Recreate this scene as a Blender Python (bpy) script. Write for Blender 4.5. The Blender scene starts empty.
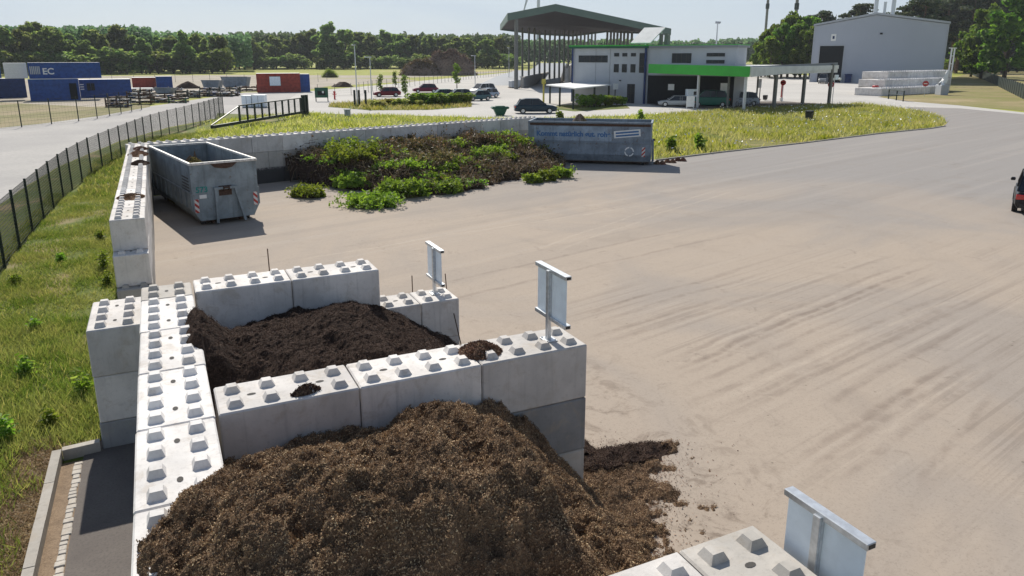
import bpy, math, random
import numpy as np
from mathutils import Vector, Matrix, noise as mnoise

random.seed(7)
rng = np.random.default_rng(11)
PI = math.pi
scene = bpy.context.scene
COL = scene.collection

# ------------------------------------------------------------------ camera
CAMP = np.array([-0.237, -8.158, 6.269]); FPX = 735.104; CY = 241.915
YAW, PITCH, ROLL = 0.4454, 0.2464, -0.0004
_f = np.array([math.sin(YAW)*math.cos(PITCH), math.cos(YAW)*math.cos(PITCH), -math.sin(PITCH)])
_r = np.cross(_f, [0, 0, 1]); _r /= np.linalg.norm(_r); _u = np.cross(_r, _f)
CR = math.cos(ROLL)*_r + math.sin(ROLL)*_u; CU = -math.sin(ROLL)*_r + math.cos(ROLL)*_u; CF = _f

def gp(u, v, z=0.0):
    """survey helper: where the sight line through a photo point meets level z"""
    d = CF + (u-512)/FPX*CR - (v-CY)/FPX*CU
    p = CAMP + (z-CAMP[2])/d[2]*d
    return Vector((p[0], p[1], z))

def hz(x, y, v):
    """height above (x,y) that is seen at photo row v"""
    lo, hi = -5.0, 200.0
    for _ in range(50):
        m = (lo+hi)/2
        d = np.array([x, y, m])-CAMP
        if CY-FPX*(d@CU)/(d@CF) > v: lo = m
        else: hi = m
    return lo

cam_d = bpy.data.cameras.new('camera'); cam = bpy.data.objects.new('camera', cam_d); COL.objects.link(cam)
cam_d.sensor_width = 36; cam_d.lens = FPX*36/1024; cam_d.shift_y = (CY-288)/1024; cam_d.clip_start = 0.05; cam_d.clip_end = 8000
cam.matrix_world = Matrix(((CR[0], CU[0], -CF[0], CAMP[0]), (CR[1], CU[1], -CF[1], CAMP[1]), (CR[2], CU[2], -CF[2], CAMP[2]), (0, 0, 0, 1)))
scene.camera = cam

# ------------------------------------------------------------------ materials
class NT:
    def __init__(s, name):
        s.m = bpy.data.materials.new(name); s.m.use_nodes = True
        s.t = s.m.node_tree; s.n = s.t.nodes; s.l = s.t.links
        s.n.clear()
        s.out = s.n.new('ShaderNodeOutputMaterial')
    def node(s, k, **kw):
        x = s.n.new('ShaderNode'+k)
        for a, b in kw.items(): setattr(x, a, b)
        return x
    def put(s, sock, val):
        if hasattr(val, 'is_linked') or hasattr(val, 'links'): s.l.new(val, sock)
        else: sock.default_value = val
    def math(s, op, a, b=None, c=None, clamp=False):
        x = s.node('Math', operation=op); x.use_clamp = clamp
        s.put(x.inputs[0], a)
        if b is not None: s.put(x.inputs[1], b)
        if c is not None: s.put(x.inputs[2], c)
        return x.outputs[0]
    def ss(s, v, a, b):
        x = s.node('MapRange', interpolation_type='SMOOTHSTEP'); s.put(x.inputs[0], v)
        x.inputs[1].default_value = a; x.inputs[2].default_value = b
        return x.outputs[0]
    def noise(s, vec, scale, detail=4, rough=0.55, dist=0.0):
        x = s.node('TexNoise'); s.l.new(vec, x.inputs['Vector'])
        x.inputs['Scale'].default_value = scale; x.inputs['Detail'].default_value = detail
        x.inputs['Roughness'].default_value = rough; x.inputs['Distortion'].default_value = dist
        return x.outputs['Fac']
    def mix(s, f, a, b, mode='MIX'):
        x = s.node('Mix', data_type='RGBA', blend_type=mode)
        s.put(x.inputs[0], f)
        s.put(x.inputs[6], a if not isinstance(a, tuple) else (*a[:3], 1)); s.put(x.inputs[7], b if not isinstance(b, tuple) else (*b[:3], 1))
        return x.outputs[2]
    def ramp(s, f, stops):
        x = s.node('ValToRGB'); s.put(x.inputs[0], f); e = x.color_ramp.elements
        while len(e) < len(stops): e.new(0.5)
        for i, (p, c) in enumerate(stops): e[i].position = p; e[i].color = (*c, 1)
        return x.outputs[0]
    def obj(s): return s.node('TexCoord').outputs['Object']
    def pos(s): return s.node('NewGeometry').outputs['Position']
    def rnd(s): return s.node('ObjectInfo').outputs['Random']
    def isl(s): return s.node('NewGeometry').outputs['Random Per Island']
    def bump(s, h, strength=0.3, dist=0.02):
        x = s.node('Bump'); x.inputs['Strength'].default_value = strength; x.inputs['Distance'].default_value = dist
        s.l.new(h, x.inputs['Height']); return x.outputs[0]
    def prin(s, col, rough=0.8, metal=0.0, normal=None, spec=0.4):
        b = s.node('BsdfPrincipled'); s.put(b.inputs['Base Color'], col if not isinstance(col, tuple) else (*col[:3], 1))
        s.put(b.inputs['Roughness'], rough); b.inputs['Metallic'].default_value = metal
        b.inputs['Specular IOR Level'].default_value = spec
        if normal is not None: s.l.new(normal, b.inputs['Normal'])
        s.l.new(b.outputs[0], s.out.inputs[0]); return b

def simple(name, col, rough=0.6, metal=0.0, var=0.18, scale=6.0, bump=0.0, spec=0.4, world=False):
    t = NT(name); v = t.pos() if world else t.obj()
    n = t.noise(v, scale, 5)
    dark = tuple(c*(1-var) for c in col); lite = tuple(min(1, c*(1+var)) for c in col)
    c = t.mix(t.ss(n, 0.3, 0.7), dark, lite)
    nm = t.bump(t.noise(v, scale*6, 3), bump, 0.02) if bump else None
    t.prin(c, rough, metal, nm, spec); return t.m

def concrete_mat(name, base, stain=0.0, warm=(0.40, 0.33, 0.25)):
    t = NT(name); o = t.obj(); p = t.pos(); r = t.rnd()
    n1 = t.noise(p, 1.3, 6, 0.6); n2 = t.noise(p, 14, 5, 0.65); n3 = t.noise(p, 90, 3)
    c = t.mix(t.ss(n1, 0.3, 0.75), tuple(x*0.80 for x in base), tuple(min(1, x*1.08) for x in base))
    c = t.mix(t.math('MULTIPLY', t.ss(n2, 0.52, 0.72), 0.35), c, tuple(x*0.62 for x in base))
    hs = t.node('HueSaturation'); t.l.new(c, hs.inputs['Color'])
    t.l.new(t.math('MULTIPLY_ADD', r, 0.30, 0.82), hs.inputs['Value']); hs.inputs['Saturation'].default_value = 1
    c = hs.outputs[0]
    # dust and dirt that settled on the casting
    c = t.mix(t.math('MULTIPLY', t.ss(t.noise(p, 3.1, 6, 0.7, 0.6), 0.50, 0.68), 0.38), c, warm)
    # rain run marks down the sides
    mp = t.node('Mapping'); t.l.new(p, mp.inputs['Vector']); mp.inputs['Scale'].default_value = (7, 7, 0.5)
    c = t.mix(t.math('MULTIPLY', t.ss(t.noise(mp.outputs[0], 1.6, 4), 0.52, 0.75), 0.38), c, tuple(x*0.5 for x in base))
    # small air holes
    vo = t.node('TexVoronoi'); t.l.new(p, vo.inputs['Vector']); vo.inputs['Scale'].default_value = 26
    sp = t.ss(vo.outputs['Distance'], 0.10, 0.04)
    c = t.mix(t.math('MULTIPLY', sp, 0.55), c, tuple(x*0.35 for x in base))
    if stain:
        z = t.node('SeparateXYZ'); t.l.new(p, z.inputs[0])
        zz = t.math('ADD', z.outputs[2], t.math('MULTIPLY_ADD', n2, 0.5, -0.25))
        c = t.mix(t.math('MULTIPLY', t.ss(zz, 0.85, 0.70), stain), c, (0.035, 0.033, 0.035))
    h = t.math('ADD', t.math('MULTIPLY', n2, 0.7), t.math('MULTIPLY', n3, 0.4))
    t.prin(c, 0.9, 0, t.bump(h, 0.35, 0.012), 0.3); return t.m

M = {}
M['block'] = concrete_mat('block_concrete', (0.70, 0.665, 0.63))
M['block_new'] = concrete_mat('block_concrete_fresh', (0.76, 0.73, 0.70))
M['block_old'] = concrete_mat('block_concrete_weathered', (0.47, 0.44, 0.40))
M['block_stained'] = concrete_mat('block_concrete_stained', (0.44, 0.42, 0.40), 0.92)
M['block_far'] = concrete_mat('block_concrete_back_wall', (0.70, 0.665, 0.63))
M['block_dark'] = concrete_mat('block_concrete_dark', (0.33, 0.33, 0.33))
M['kerb_light'] = concrete_mat('cobble_stone', (0.50, 0.46, 0.41))
M['kerb'] = concrete_mat('kerb_concrete', (0.40, 0.37, 0.33))
M['hole'] = simple('lifting_hole_painted_shade', (0.07, 0.065, 0.06), 0.9)  # dark colour carries the shade inside the lifting holes
M['galv'] = simple('galvanised_steel', (0.60, 0.62, 0.64), 0.42, 0.7, 0.12, 18)
M['alu'] = simple('aluminium_sheet', (0.80, 0.87, 0.92), 0.5, 0.0, 0.06, 5)
M['black'] = simple('black_plastic', (0.02, 0.02, 0.022), 0.5)
M['rubber'] = simple('tyre_rubber', (0.022, 0.022, 0.022), 0.85)
M['rust'] = simple('rusty_steel', (0.085, 0.05, 0.035), 0.85, 0.2, 0.4, 25)
M['fence'] = simple('dark_green_fence_paint', (0.018, 0.030, 0.026), 0.5, 0.2)
M['fence_grey'] = simple('grey_fence_steel', (0.18, 0.18, 0.17), 0.55, 0.5)
M['white'] = simple('white_paint', (0.78, 0.78, 0.76), 0.5, 0, 0.06)
M['glass'] = simple('dark_window_glass', (0.018, 0.024, 0.034), 0.2, 0, 0.2, 1, spec=0.35)
M['blue'] = simple('blue_container_paint', (0.016, 0.065, 0.25), 0.45, 0.1, 0.22, 2)
M['darkblue'] = simple('dark_blue_container_paint', (0.010, 0.032, 0.12), 0.5, 0.1, 0.22, 2)
M['red'] = simple('red_container_paint', (0.30, 0.045, 0.028), 0.5, 0.1, 0.3, 2)
M['rimwhite'] = simple('worn_white_rim_paint', (0.62, 0.60, 0.56), 0.6, 0.1, 0.25, 9)
M['green'] = simple('bright_green_fascia', (0.045, 0.42, 0.045), 0.45, 0, 0.06, 1)
M['greendark'] = simple('dark_green_plastic', (0.015, 0.09, 0.05), 0.5)
M['cladding'] = simple('grey_cladding', (0.40, 0.425, 0.46), 0.55, 0.1, 0.05, 0.5)
M['cladding_dark'] = simple('slate_grey_cladding', (0.20, 0.215, 0.235), 0.55, 0.1, 0.05, 0.5)
M['underside'] = simple('roof_underside_painted_shade', (0.05, 0.045, 0.05), 0.8)  # near-black so that the shade under the roof sits in the colour
M['roofedge'] = simple('green_grey_roof_edge', (0.12, 0.17, 0.145), 0.55, 0.1, 0.05, 0.5)
M['hall'] = simple('hall_cladding', (0.40, 0.43, 0.49), 0.5, 0.1, 0.05, 0.06)
M['dark'] = simple('dark_parts_and_interior_shade', (0.012, 0.014, 0.016), 0.9)  # near-black for plain dark parts and for shade painted over openings
M['wood'] = simple('old_timber', (0.16, 0.11, 0.07), 0.9, 0, 0.4, 8)
M['paleroof'] = simple('pale_sheet_roof', (0.72, 0.72, 0.70), 0.6, 0, 0.08, 1)
M['redsign'] = simple('red_sign_paint', (0.45, 0.03, 0.03), 0.5)
M['teal'] = simple('teal_lettering', (0.02, 0.22, 0.20), 0.6, 0, 0.3, 30)
M['bluetext'] = simple('blue_lettering', (0.06, 0.15, 0.32), 0.6, 0, 0.35, 30)
M['orange'] = simple('orange_paint', (0.55, 0.13, 0.04), 0.6)
M['yellow'] = simple('faded_yellow', (0.45, 0.40, 0.08), 0.7)
M['chrome'] = simple('wheel_rim_alloy', (0.55, 0.56, 0.58), 0.3, 0.8)
M['headlamp'] = simple('lamp_glass', (0.7, 0.72, 0.74), 0.1, 0, 0.05, 5, spec=0.9)
M['taillamp'] = simple('red_lamp_glass', (0.45, 0.01, 0.015), 0.15, 0, 0.05, 5, spec=0.9)

def steel_worn(name, base, rustc=(0.13, 0.07, 0.045), amt=0.6):
    t = NT(name); o = t.obj()
    n = t.noise(o, 1.4, 6, 0.65, 0.4); n2 = t.noise(o, 7, 5, 0.7)
    c = t.mix(t.ss(n, 0.3, 0.7), tuple(x*0.72 for x in base), tuple(x*1.15 for x in base))
    c = t.mix(t.math('MULTIPLY', t.ss(n2, 0.56, 0.70), amt), c, rustc)
    mp = t.node('Mapping'); t.l.new(o, mp.inputs['Vector']); mp.inputs['Scale'].default_value = (5, 5, 0.5)
    c = t.mix(t.math('MULTIPLY', t.ss(t.noise(mp.outputs[0], 1.5, 4), 0.5, 0.8), 0.5), c, tuple(x*0.35 for x in base))
    t.prin(c, 0.62, 0.15, t.bump(n2, 0.2, 0.01)); return t.m
M['skip'] = steel_worn('worn_grey_blue_container_paint', (0.24, 0.285, 0.31))
M['skip_in'] = steel_worn('scraped_container_inside', (0.16, 0.155, 0.15), amt=0.9)
M['skip2'] = steel_worn('worn_blue_container_paint', (0.22, 0.265, 0.315), amt=0.7)

def stripes(name):
    t = NT(name); o = t.obj(); s = t.node('SeparateXYZ'); t.l.new(o, s.inputs[0])
    d = t.math('ADD', s.outputs[0], s.outputs[2]); d = t.math('ADD', d, s.outputs[1])
    f = t.math('FRACT', t.math('MULTIPLY', d, 4.2)); f = t.math('GREATER_THAN', f, 0.5)
    t.prin(t.mix(f, (0.62, 0.60, 0.58), (0.42, 0.045, 0.035)), 0.5); return t.m
M['palepaint'] = steel_worn('faded_pale_blue_paint', (0.30, 0.37, 0.45), amt=0.55)
M['stripes'] = stripes('red_white_warning_stripes')

def leaf_mat(name, stops, transl=0.35, rough=0.6, broad=(0.0, 0.0), gain=1.0, damp=0.0):
    t = NT(name); r = t.isl()
    stops = [(a, tuple(x*gain for x in b)) for a, b in stops]
    c = t.ramp(r, stops)
    if broad[0]:
        n = t.noise(t.pos(), broad[0], 4)
        c = t.mix(t.math('MULTIPLY', t.ss(n, 0.35, 0.65), broad[1]), c, stops[-1][1])
    hs = t.node('HueSaturation'); t.l.new(c, hs.inputs['Color']); t.l.new(t.math('MULTIPLY_ADD', t.rnd(), 0.6, 0.75), hs.inputs['Value'])
    t.l.new(t.math('MULTIPLY_ADD', t.rnd(), 0.05, 0.47), hs.inputs['Hue'])
    c = hs.outputs[0]
    if damp:
        dn = t.ss(t.noise(t.pos(), damp, 5, 0.65, 0.8), 0.40, 0.56); c = t.mix(t.math('MULTIPLY_ADD', dn, -0.6, 0.6), c, tuple(x*0.5 for x in stops[0][1]))
    d = t.node('BsdfPrincipled'); t.l.new(c, d.inputs['Base Color']); d.inputs['Roughness'].default_value = rough; d.inputs['Specular IOR Level'].default_value = 0.25
    tr = t.node('BsdfTranslucent')
    hs2 = t.node('HueSaturation'); t.l.new(c, hs2.inputs['Color']); hs2.inputs['Value'].default_value = 1.5; hs2.inputs['Saturation'].default_value = 1.1
    t.l.new(hs2.outputs[0], tr.inputs[0])
    mx = t.node('MixShader'); mx.inputs[0].default_value = transl
    t.l.new(d.outputs[0], mx.inputs[1]); t.l.new(tr.outputs[0], mx.inputs[2]); t.l.new(mx.outputs[0], t.out.inputs[0])
    return t.m
M['leaf'] = leaf_mat('broad_leaves', [(0, (0.05, 0.10, 0.018)), (0.5, (0.095, 0.16, 0.028)), (1, (0.16, 0.22, 0.045))], 0.55)
M['leaf_far'] = leaf_mat('haze_tinted_edge_leaves', [(0, (0.075, 0.12, 0.035)), (0.5, (0.14, 0.195, 0.055)), (1, (0.22, 0.265, 0.085))], 0.6)  # paler, bluer greens: distance haze is put into the leaf colour
M['leaf_wood'] = leaf_mat('haze_tinted_forest_leaves', [(0, (0.05, 0.09, 0.045)), (0.5, (0.085, 0.13, 0.06)), (1, (0.12, 0.17, 0.08))], 0.5)  # bluish green with painted haze, besides the haze volume
M['needle'] = leaf_mat('pine_needles', [(0, (0.03, 0.052, 0.022)), (0.6, (0.06, 0.088, 0.038)), (1, (0.12, 0.125, 0.055))], 0.3)
M['leaf_bright'] = leaf_mat('bright_leaves', [(0, (0.05, 0.11, 0.016)), (0.5, (0.10, 0.18, 0.025)), (1, (0.18, 0.26, 0.045))], 0.45)
M['grass'] = leaf_mat('verge_grass_blades', [(0, (0.055, 0.100, 0.018)), (0.55, (0.115, 0.165, 0.030)), (0.88, (0.20, 0.22, 0.05)), (1, (0.38, 0.33, 0.13))], 0.5, broad=(0.6, 0.35))
M['grass_yel'] = leaf_mat('meadow_grass_blades', [(0, (0.11, 0.16, 0.02)), (0.5, (0.26, 0.30, 0.032)), (0.85, (0.42, 0.41, 0.08)), (1, (0.50, 0.46, 0.24))], 0.45, broad=(0.35, 0.5))
M['grass_straw'] = leaf_mat('dry_grass_blades', [(0, (0.10, 0.10, 0.03)), (0.4, (0.26, 0.19, 0.09)), (1, (0.48, 0.37, 0.21))], 0.3)
M['weed'] = leaf_mat('weed_leaves', [(0, (0.08, 0.15, 0.02)), (0.5, (0.15, 0.24, 0.035)), (1, (0.26, 0.33, 0.08))], 0.55)
M['bark'] = simple('tree_bark', (0.09, 0.07, 0.05), 0.95, 0, 0.4, 6, 0.4)
M['pinebark'] = simple('pine_bark', (0.17, 0.10, 0.065), 0.95, 0, 0.4, 4, 0.4)

def ground_mat(name, cols, s1, s2, bumpd=0.03, rough=0.95):
    t = NT(name); p = t.pos()
    a = t.noise(p, s1, 6, 0.62, 0.5); b = t.noise(p, s2, 5, 0.7)
    c = t.mix(t.ss(a, 0.34, 0.66), cols[0], cols[1])
    c = t.mix(t.math('MULTIPLY', t.ss(b, 0.45, 0.68), 0.6), c, cols[2])
    if len(cols) > 3: c = t.mix(t.ss(t.noise(p, s1*0.45, 5, 0.6, 1.0), 0.54, 0.66), c, cols[3])
    t.prin(c, rough, 0, t.bump(b, 0.5, bumpd), 0.2); return t.m
M['field'] = ground_mat('field_grass', [(0.27, 0.29, 0.05), (0.34, 0.33, 0.08), (0.20, 0.22, 0.04), (0.40, 0.34, 0.14)], 0.022, 0.35)
M['verge'] = ground_mat('verge_soil_and_turf', [(0.09, 0.13, 0.022), (0.16, 0.17, 0.04), (0.06, 0.085, 0.015), (0.28, 0.215, 0.115)], 0.45, 7)
M['meadow'] = ground_mat('meadow_turf', [(0.13, 0.15, 0.025), (0.20, 0.19, 0.045), (0.09, 0.11, 0.02), (0.31, 0.24, 0.12)], 0.16, 3)
M['drygrass'] = ground_mat('dry_straw_turf', [(0.30, 0.24, 0.12), (0.22, 0.21, 0.07), (0.16, 0.15, 0.06), (0.36, 0.28, 0.16)], 0.10, 2)
M['olive'] = ground_mat('dull_olive_grass', [(0.17, 0.165, 0.06), (0.27, 0.225, 0.12), (0.10, 0.11, 0.035), (0.30, 0.24, 0.15)], 0.12, 1.2)
M['straw'] = ground_mat('straw_and_soil', [(0.30, 0.215, 0.12), (0.20, 0.17, 0.07), (0.12, 0.085, 0.05), (0.34, 0.25, 0.15)], 0.9, 14)
M['road'] = ground_mat('pale_worn_asphalt', [(0.36, 0.345, 0.33), (0.43, 0.41, 0.385), (0.31, 0.295, 0.28)], 0.12, 4, 0.006)
M['court'] = ground_mat('pale_concrete_court', [(0.46, 0.44, 0.41), (0.53, 0.505, 0.47), (0.40, 0.38, 0.35)], 0.08, 3, 0.006)
M['storage'] = ground_mat('dusty_storage_ground', [(0.40, 0.35, 0.29), (0.33, 0.29, 0.22), (0.24, 0.21, 0.15)], 0.08, 1.5)
M['tarmac'] = ground_mat('dark_tarmac', [(0.135, 0.118, 0.108), (0.165, 0.145, 0.13), (0.095, 0.085, 0.08)], 1.2, 30, 0.004)
M['soilbrown'] = ground_mat('brushwood_brown', [(0.20, 0.15, 0.12), (0.27, 0.20, 0.16), (0.10, 0.08, 0.06)], 0.3, 2)
M['redbrown'] = ground_mat('reddish_rubble', [(0.24, 0.10, 0.07), (0.17, 0.08, 0.055), (0.09, 0.05, 0.04)], 3, 12)
M['gravel'] = ground_mat('brown_gravel', [(0.22, 0.16, 0.11), (0.30, 0.22, 0.15), (0.13, 0.09, 0.06)], 8, 40)

def yard_mat():
    t = NT('dusty_yard_asphalt'); p = t.pos(); s = t.node('SeparateXYZ'); t.l.new(p, s.inputs[0])
    X, Y = s.outputs[0], s.outputs[1]
    base = (0.325, 0.280, 0.240); grey = (0.285, 0.265, 0.250); sand = (0.385, 0.318, 0.256)
    w = t.noise(p, 0.10, 5, 0.6, 0.8); w2 = t.noise(p, 0.5, 6, 0.65, 0.8); w3 = t.noise(p, 9, 6, 0.7)
    c = t.mix(t.ss(w, 0.40, 0.62), sand, base)
    # cleaner grey asphalt far to the right
    far = t.ss(t.math('ADD', t.math('ADD', X, t.math('MULTIPLY', Y, 0.55)), t.math('MULTIPLY_ADD', w, 26, -13)), 22, 46)
    c = t.mix(far, c, grey)
    c = t.mix(t.math('MULTIPLY', t.ss(w2, 0.52, 0.72), 0.26), c, (0.25, 0.205, 0.165))
    c = t.mix(t.math('MULTIPLY', t.ss(w3, 0.50, 0.75), 0.22), c, (0.17, 0.14, 0.115))
    # tyre tracks: long wheel marks fanning to the right, each with its own bend
    w4 = t.noise(p, 2.2, 5, 0.7, 0.5)
    wob = t.noise(p, 0.35, 3)
    def track(x0, y0, x1, y1, bend, half, amt, dark=True):
        nonlocal c
        dx, dy = x1-x0, y1-y0; L = math.hypot(dx, dy); dx /= L; dy /= L
        a = t.math('ADD', t.math('MULTIPLY', t.math('SUBTRACT', X, x0), dx), t.math('MULTIPLY', t.math('SUBTRACT', Y, y0), dy))
        b = t.math('SUBTRACT', t.math('MULTIPLY', t.math('SUBTRACT', Y, y0), dx), t.math('MULTIPLY', t.math('SUBTRACT', X, x0), dy))
        an = t.math('DIVIDE', a, L)
        b = t.math('SUBTRACT', b, t.math('MULTIPLY', t.math('MULTIPLY', an, t.math('SUBTRACT', 1.0, an)), bend))
        b = t.math('ADD', b, t.math('MULTIPLY_ADD', wob, 0.5, -0.25))
        m = t.ss(t.math('ABSOLUTE', b), half*1.5, half*0.2)
        m = t.math('MULTIPLY', m, t.math('MULTIPLY', t.ss(an, -0.05, 0.12), t.ss(an, 1.05, 0.7)))
        m = t.math('MULTIPLY', m, t.math('MULTIPLY', t.ss(w4, 0.30, 0.62), amt))
        c = t.mix(m, c, (0.19, 0.145, 0.115) if dark else (0.50, 0.42, 0.34))
    for (a, d) in [((8.2, 5.35, 13.5, 6.3, .2), 1), ((8.5, 4.95, 15, 6.2, .1), 1), ((9.0, 3.5, 21, 6.6, .3), 1), ((9.0, 3.1, 21.5, 6.15, .3), 1), ((8.8, 3.3, 21, 6.4, .3), 0),
                   ((8.3, 1.75, 20.5, 4.2, .3), 1), ((8.6, 1.30, 20.5, 3.7, .3), 1), ((8.4, 1.52, 20.5, 3.95, .3), 0), ((8.5, 2.3, 16, 4.0, .1), 1), ((10.3, 0.55, 18.0, 2.4, .2), 1),
                   ((8.3, -0.85, 15.5, 0.75, .2), 1), ((8.5, -1.25, 15.5, 0.3, .2), 1), ((8.4, -1.05, 15.5, 0.52, .2), 0), ((10, -0.3, 14, 0.7, .1), 1), ((9.5, -1.9, 14, -0.4, .1), 1),
                   ((5.5, 9, 20, 12, .8), 1), ((5.0, 10.2, 19, 13.5, .9), 1), ((3, 15, 22, 18, 1), 0), ((8.8, 3.05, 21, 6.05, .3), 1), ((8.7, 2.75, 20, 5.6, .3), 1), ((8.6, 1.05, 20, 3.4, .3), 1), ((8.4, -.6, 15.5, 1.05, .2), 1), ((9, 6.2, 16, 7.6, .2), 1), ((8.6, 6.7, 16, 8.3, .2), 1), ((10, 12.5, 26, 20, 1.5), 0), ((10.8, 12.2, 27, 19.6, 1.5), 0)]:
        track(*a, 0.085 if d else 0.07, 0.40 if d else 0.32, bool(d))
    # fine parallel scuffs left by loader wheels
    rt = t.node('Mapping'); t.l.new(p, rt.inputs['Vector']); rt.inputs['Rotation'].default_value = (0, 0, -0.225)
    st_ = t.node('Mapping'); t.l.new(rt.outputs[0], st_.inputs['Vector']); st_.inputs['Scale'].default_value = (0.06, 4.6, 1)
    f1 = t.noise(st_.outputs[0], 1.0, 4, 0.6, 0.25)
    msk = t.math('MULTIPLY', t.ss(X, 6.5, 10.5), t.math('MULTIPLY', t.ss(X, 30, 18), t.math('MULTIPLY', t.ss(Y, -6, -3), t.ss(Y, 11, 6))))
    msk = t.math('MULTIPLY', msk, t.ss(t.noise(p, 0.22, 3), 0.35, 0.6))
    c = t.mix(t.math('MULTIPLY', t.math('MULTIPLY', t.ss(f1, 0.53, 0.60), msk), 0.40), c, (0.205, 0.165, 0.135))
    c = t.mix(t.math('MULTIPLY', t.math('MULTIPLY', t.ss(f1, 0.45, 0.36), msk), 0.30), c, (0.46, 0.395, 0.33))
    # wide faint drive lanes over the far part
    rt2 = t.node('Mapping'); t.l.new(p, rt2.inputs['Vector']); rt2.inputs['Rotation'].default_value = (0, 0, -0.27)
    s2 = t.node('Mapping'); t.l.new(rt2.outputs[0], s2.inputs['Vector']); s2.inputs['Scale'].default_value = (0.025, 0.9, 1)
    f2 = t.noise(s2.outputs[0], 1.0, 3, 0.6, 0.4)
    c = t.mix(t.math('MULTIPLY', t.math('MULTIPLY', t.ss(f2, 0.50, 0.62), t.ss(Y, 6, 14)), 0.20), c, (0.225, 0.20, 0.18))
    c = t.mix(t.math('MULTIPLY', t.math('MULTIPLY', t.ss(f2, 0.46, 0.36), t.ss(Y, 6, 14)), 0.16), c, (0.43, 0.385, 0.34))
    # spilled compost crumbs darken the strip beside the bays
    e = t.math('MULTIPLY', t.ss(X, 9.5, 5.2), t.ss(Y, 8.5, 3.0))
    c = t.mix(t.math('MULTIPLY', t.math('MULTIPLY', e, t.ss(t.noise(p, 1.6, 7, 0.75, 1.0), 0.50, 0.66)), 0.75), c, (0.13, 0.095, 0.07))
    c = t.mix(t.math('MULTIPLY', t.ss(t.noise(p, 0.9, 6, 0.75, 1.4), 0.60, 0.70), 0.38), c, (0.17, 0.135, 0.11))
    c = t.mix(t.math('MULTIPLY', t.ss(t.noise(p, 28, 4, 0.8), 0.52, 0.66), 0.30), c, (0.14, 0.12, 0.10))
    vo = t.node('TexVoronoi'); t.l.new(p, vo.inputs['Vector']); vo.inputs['Scale'].default_value = 2.6
    sp = t.math('MULTIPLY', t.ss(vo.outputs['Distance'], 0.09, 0.03), t.ss(w2, 0.45, 0.6))
    c = t.mix(t.math('MULTIPLY', sp, 0.6), c, (0.10, 0.075, 0.055))
    t.prin(c, 0.93, 0, t.bump(w3, 0.35, 0.006), 0.25); return t.m
M['yard'] = yard_mat()

def compost_mat(name, c0, c1, c2, s=9):
    t = NT(name); p = t.pos()
    a = t.noise(p, 1.3, 5, 0.6, 0.6); b = t.noise(p, s*2.5, 6, 0.8); c_ = t.noise(p, s*9, 4, 0.8)
    c = t.mix(t.ss(a, 0.35, 0.65), c0, c1)
    c = t.mix(t.ss(b, 0.46, 0.66), c, c2)
    c = t.mix(t.math('MULTIPLY', t.ss(c_, 0.52, 0.35), 0.8), c, tuple(x*0.3 for x in c0))
    h = t.math('ADD', b, t.math('MULTIPLY', c_, 0.6))
    t.prin(c, 1.0, 0, t.bump(h, 1.0, 0.03), 0.1); return t.m
M['compost'] = compost_mat('brown_fibrous_compost', (0.15, 0.094, 0.060), (0.23, 0.15, 0.095), (0.34, 0.235, 0.145))
M['compost_dark'] = compost_mat('dark_ripe_compost', (0.045, 0.030, 0.023), (0.070, 0.047, 0.036), (0.11, 0.073, 0.055))
M['chips'] = leaf_mat('compost_fibres', [(0, (0.12, 0.070, 0.046)), (0.5, (0.29, 0.182, 0.115)), (0.94, (0.41, 0.28, 0.175)), (1, (0.58, 0.46, 0.30))], 0.05, 0.9, damp=1.9)
M['chips_dark'] = leaf_mat('dark_compost_fibres', [(0, (0.025, 0.016, 0.012)), (0.5, (0.075, 0.048, 0.035)), (0.95, (0.13, 0.085, 0.06)), (1, (0.26, 0.2, 0.14))], 0.05, 0.9)
M['twigs'] = leaf_mat('dry_twigs', [(0, (0.06, 0.042, 0.03)), (0.5, (0.19, 0.13, 0.09)), (1, (0.36, 0.28, 0.20))], 0.1, 0.9)
M['clip'] = leaf_mat('cut_hedge_leaves', [(0, (0.06, 0.12, 0.02)), (0.5, (0.13, 0.21, 0.03)), (1, (0.25, 0.34, 0.06))], 0.4, broad=(1.2, 0.5))
M['clip_brown'] = leaf_mat('wilted_hedge_leaves', [(0, (0.05, 0.055, 0.02)), (0.5, (0.12, 0.105, 0.04)), (1, (0.23, 0.16, 0.09))], 0.3)

def paint(name, c): return simple(name, c, 0.35, 0.0, 0.05, 3, spec=0.3)

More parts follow.
